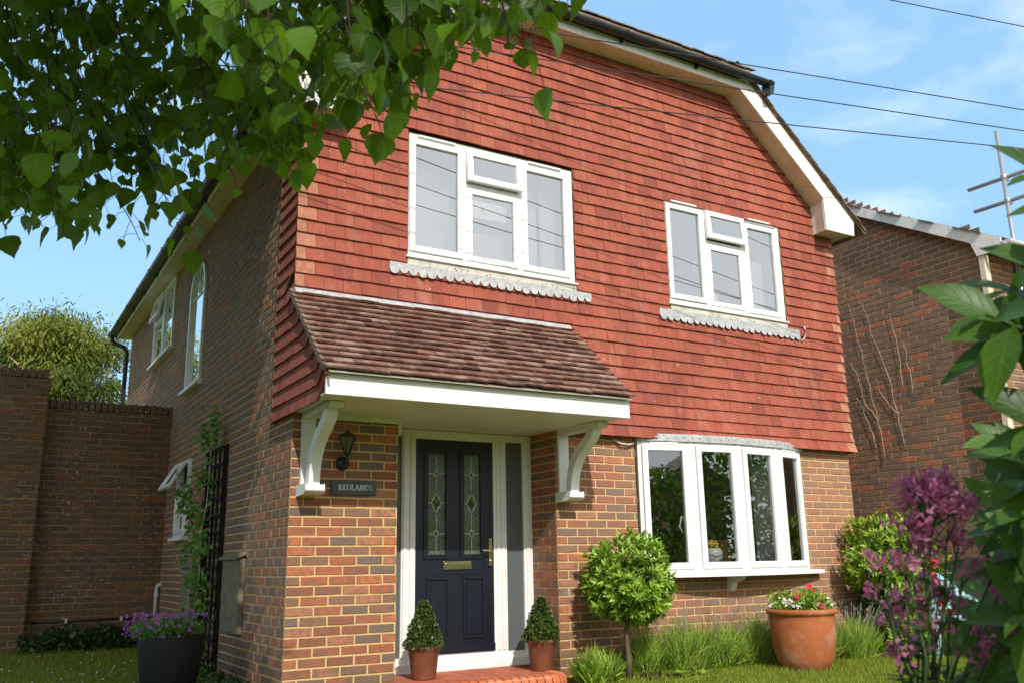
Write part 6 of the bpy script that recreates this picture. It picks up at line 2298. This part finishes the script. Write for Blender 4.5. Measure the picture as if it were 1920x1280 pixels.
def spray(x, y, z, ln, big):
    """a drooping twig ending at (x,y,z) with leaves on long stalks"""
    lean = Vector((random.uniform(-.35, .05), random.uniform(-.25, .25), 1)).normalized()
    side_ = Vector((random.uniform(-1, .4), random.uniform(-1, 1), 0)) * .12
    pts = []
    for t in np.linspace(0, 1, 7):
        pts.append(Vector((x, y, z)) + lean * (ln * t) + side_ * (t * t))
    tw.tube(pts, np.linspace(.0010, .0028, 7), 5, cap=False)
    k_ = max(3, int(ln * 42))
    for i in range(k_):
        t = (i + random.random() * .6) / k_
        f = t * 6
        a = pts[min(5, int(f))].lerp(pts[min(6, int(f) + 1)], f - int(f))
        ang = i * 2.4 + random.random() * 1.2
        hd = Vector((math.cos(ang), math.sin(ang), 0))
        pet = .03 + .05 * random.random()
        e = a + hd * pet * .8 + Vector((0, 0, -pet * random.uniform(.2, .8)))
        tw.tube([a, (a + e) / 2 + Vector((0, 0, .008)), e], .0010, 4, cap=False)
        L_ = big * random.choice((.45, .6, .75, .9, 1.0, 1.1))
        d = Vector((hd.x * .45, hd.y * .45, -1.0)) + Vector((random.gauss(0, .22), random.gauss(0, .22), random.gauss(0, .2)))
        nrm = Vector((hd.x, hd.y, .5)) + Vector((random.gauss(0, .5), random.gauss(0, .5), random.gauss(0, .3)))
        mb.leaves([tuple(e)], [tuple(d)], [tuple(nrm)], L_, L_ * random.uniform(.80, .98), HEART, random.uniform(-.1, .5), random.uniform(-.2, .5), r=random.random())


for (x, y, z, ln, big) in TIPS:
    spray(x, y, z, ln, big)
mb.build('hanging_leaves', M['tree_leaf'], bt)
tw.build('twigs', M['twig'], bt)

# ================================================================== NEAR PLANTS AT THE RIGHT
lr = thing('laurel_shrub', 'dark glossy large leaved shrub close to the lens along the right edge', 'shrub')
mb = MB()
st_ = MB()
SHOOTS = []
#SHOOTS#
SHOOTS = [(-0.545,-6.262,1.506,-0.745,-6.286,1.587,7,0.110), (-0.414,-6.206,1.455,-0.622,-6.229,1.550,7,0.110), (-0.642,-6.203,1.291,-0.851,-6.220,1.367,7,0.130), (-0.522,-6.176,1.363,-0.727,-6.192,1.430,8,0.120), (-0.560,-6.193,1.291,-0.762,-6.210,1.355,8,0.125), (-0.531,-6.234,1.377,-0.734,-6.254,1.451,8,0.130), (-0.502,-6.217,1.256,-0.693,-6.246,1.338,8,0.130), (-0.386,-6.150,1.198,-0.582,-6.177,1.283,8,0.130), (-0.559,-6.208,1.132,-0.765,-6.225,1.203,9,0.125), (-0.388,-6.112,1.070,-0.595,-6.135,1.163,9,0.130), (-0.471,-6.114,1.042,-0.673,-6.140,1.134,9,0.120), (-0.519,-6.131,0.990,-0.714,-6.161,1.082,10,0.120), (-0.368,-6.024,0.931,-0.572,-6.052,1.035,10,0.120), (-0.502,-6.117,0.904,-0.688,-6.153,1.001,10,0.120), (-0.324,-5.968,0.850,-0.522,-6.001,0.963,10,0.120), (-0.508,-6.091,0.827,-0.697,-6.127,0.929,10,0.120), (-0.322,-5.941,0.753,-0.521,-5.978,0.880,10,0.120), (-0.461,-6.034,0.740,-0.643,-6.080,0.859,10,0.110), (-0.390,-5.938,0.676,-0.572,-5.989,0.814,10,0.110), (-0.386,-6.003,0.685,-0.568,-6.051,0.811,10,0.120), (-0.240,-5.883,0.800,-0.445,-5.918,0.930,9,0.110), (0.040,-5.783,1.124,-0.170,-5.816,1.259,10,0.130), (0.181,-5.724,1.040,-0.036,-5.756,1.186,10,0.130), (0.052,-5.746,0.968,-0.159,-5.781,1.110,10,0.130), (0.209,-5.697,0.889,-0.009,-5.730,1.041,10,0.130), (0.267,-5.599,0.844,0.045,-5.633,1.005,10,0.130), (0.104,-5.725,0.786,-0.109,-5.761,0.937,10,0.130), (0.170,-5.616,0.688,-0.047,-5.653,0.849,10,0.130), (0.109,-5.687,0.642,-0.104,-5.725,0.799,10,0.130), (-0.006,-5.831,0.969,-0.214,-5.866,1.104,10,0.130), (0.027,-5.779,0.717,-0.182,-5.816,0.864,10,0.130), (0.060,-5.647,0.607,-0.151,-5.687,0.766,10,0.130)]
for (bx, by, bz, tx, ty, tz, k_, L0) in SHOOTS:
    b_, e_ = Vector((bx, by, bz)), Vector((tx, ty, tz))
    mid_ = (b_ + e_) / 2 + Vector((0, 0, .03))
    st_.tube([b_, mid_, e_], [.007, .005, .003], 6)
    ax = (e_ - mid_).normalized()
    a1 = ax.cross(Vector((.2, .3, .93))).normalized()
    a2 = ax.cross(a1)
    for j in range(k_):
        t = 1 - j / k_ * .8
        p = mid_.lerp(e_, min(1, max(0, t * 2 - 1))) if t > .5 else b_.lerp(mid_, t * 2)
        q = j * 2.4 + random.random() * .8
        out = a1 * math.cos(q) + a2 * math.sin(q)
        d = out * (1.0 - .5 * (t > .9)) + ax * (.45 + .5 * t) + Vector((0, 0, -.12))
        nrm = ax * .8 - out * .3 + Vector((0, 0, .9)) + Vector((random.gauss(0, .2), random.gauss(0, .2), 0))
        L_ = L0 * random.uniform(.75, 1.15) * (.7 if t > .93 else 1)
        mb.leaves([tuple(p)], [tuple(d)], [tuple(nrm)], L_, L_ * random.uniform(.42, .50), [(0, .05), (.08, .16), (.25, .40), (.45, .50), (.65, .42), (.82, .24), (.93, .09), (1, .0)], .28, random.uniform(.1, .35), r=random.random())
mb.build('leaves', M['laurel_leaf'], lr)
st_.build('stems', M['green_stem'], lr)

vl = thing('valerian', 'purple pink valerian flower heads close to the lens at the lower right', 'flowers')
st_ = MB()
fw = MB()
lf = MB()
HEADS = []
#HEADS#
HEADS = [(-0.720,-5.931,0.711,-0.754,-6.018,1.087,0.060,330), (-0.716,-5.933,0.710,-0.728,-6.025,1.054,0.045,110), (-0.725,-5.928,0.711,-0.784,-5.990,1.051,0.030,60), (-0.695,-5.921,0.706,-0.690,-6.015,1.024,0.030,60), (-0.729,-5.926,0.711,-0.809,-5.960,0.997,0.026,45), (-0.744,-5.942,0.715,-0.797,-5.992,1.000,0.024,36), (-0.713,-5.936,0.710,-0.697,-6.022,0.981,0.026,36), (-0.711,-5.911,0.707,-0.789,-5.931,0.939,0.028,50), (-0.725,-5.928,0.711,-0.772,-5.966,0.943,0.018,24), (-0.707,-5.939,0.710,-0.656,-6.046,0.980,0.022,30), (-0.703,-5.941,0.710,-0.624,-6.049,0.923,0.022,30), (-0.690,-5.924,0.706,-0.644,-6.002,0.884,0.018,24), (-0.722,-5.930,0.711,-0.749,-5.968,0.900,0.020,26), (-0.744,-5.942,0.715,-0.786,-5.959,0.861,0.010,9), (-0.708,-5.939,0.710,-0.648,-6.013,0.847,0.014,18), (-0.671,-5.898,0.700,-0.683,-5.967,0.967,0.020,26), (-0.721,-5.930,0.711,-0.757,-5.995,1.012,0.022,20), (-0.668,-5.899,0.700,-0.663,-5.968,0.931,0.018,16), (-0.680,-5.892,0.700,-0.739,-5.916,0.906,0.018,16), (-0.701,-5.917,0.706,-0.723,-5.971,0.942,0.018,14), (-0.658,-5.905,0.700,-0.594,-6.014,0.947,0.014,14)]
for (bx, by, bz, tx, ty, tz, r_, n) in HEADS:
    b_, e_ = Vector((bx, by, bz)), Vector((tx, ty, tz))
    mid_ = (b_ + e_) / 2 + Vector((random.uniform(-.02, .02), random.uniform(-.02, .02), .0))
    st_.tube([b_, mid_, e_], [.0032, .0026, .0016], 6)
    up_ = (e_ - mid_).normalized()
    nb2 = max(3, n // (6 if n > 200 else 13))
    for i in range(nb2):
        d = Vector(rand_dirs(1, .55)[0])
        h_ = e_ + Vector((d.x * r_, d.y * r_, d.z * r_ * .8 + r_ * .15)) * random.uniform(.55, 1.0)
        st_.tube([e_ - up_ * r_ * random.uniform(.1, .9), h_], .0012, 4, cap=False)
        m_ = 9
        P_ = np.array(h_) + RNG.normal(size=(m_, 3)) * .008
        D_ = RNG.normal(size=(m_, 3)) * .6 + np.array(d) + np.array([0, 0, .25])
        fw.leaves(P_, D_, rand_dirs(m_, .2), RNG.uniform(.013, .022, m_), RNG.uniform(.0045, .0075, m_), [(0, .2), (.6, .3), (.8, .9), (1, .6)], .1, .1)
    for i in range(3):
        t = random.uniform(.15, .8)
        p = b_.lerp(mid_, t * 2) if t < .5 else mid_.lerp(e_, t * 2 - 1)
        for s_ in (-1, 1):
            q = i * 1.57 + random.random()
            d = Vector((math.cos(q) * s_, math.sin(q) * s_, .55))
            lf.leaves([tuple(p)], [tuple(d)], [(-d.x * .5, -d.y * .5, 1)], random.uniform(.04, .07), random.uniform(.014, .022), LANCE, .25, .3)
st_.build('stems', M['green_stem'], vl)
fw.build('flower_heads', M['val_flower'], vl)
lf.build('leaves', M['val_leaf'], vl)

# ================================================================== BEHIND THE CAMERA (seen only mirrored in the glass)
hd_ = thing('boundary_hedge', 'tall dark hedge across the garden facing the house', 'hedge')
mb = MB()
n = 30000
P_ = np.stack([RNG.uniform(-6, 26, n), RNG.normal(size=n) * .5 - 13.5, RNG.random(n) * 2.6], 1)
P_[:, 2] *= 1.1 + .8 * np.clip((P_[:, 0] - 5) / 8, 0, 1)
P_[:, 2] += .35 * np.sin(P_[:, 0] * .9) + .25 * np.sin(P_[:, 0] * 2.3)
mb.leaves(P_, rand_dirs(n, .3), rand_dirs(n, .5), RNG.uniform(.12, .22, n), RNG.uniform(.08, .15, n), OVAL, .2, .2)
mb.build('foliage', M['bay_leaf'], hd_)
oh = thing('house_opposite', 'brick house with a steep tiled roof on the far side of the garden', 'house')
mb = MB()
mb.box(lambda u, z, d: (u, -19 - d, z), 8, 17, 0, 3.2, 0, 7, .5)
mb.build('wall', M['mortar_next'], oh)
mb = MB()
mb.prism(lambda u, z, d: (u, -18.6 - d, z), [(7.4, 3.2), (17.6, 3.2), (12.5, 6.4)], 0, 8, .5)
mb.build('roof', M['roof_tile'], oh)
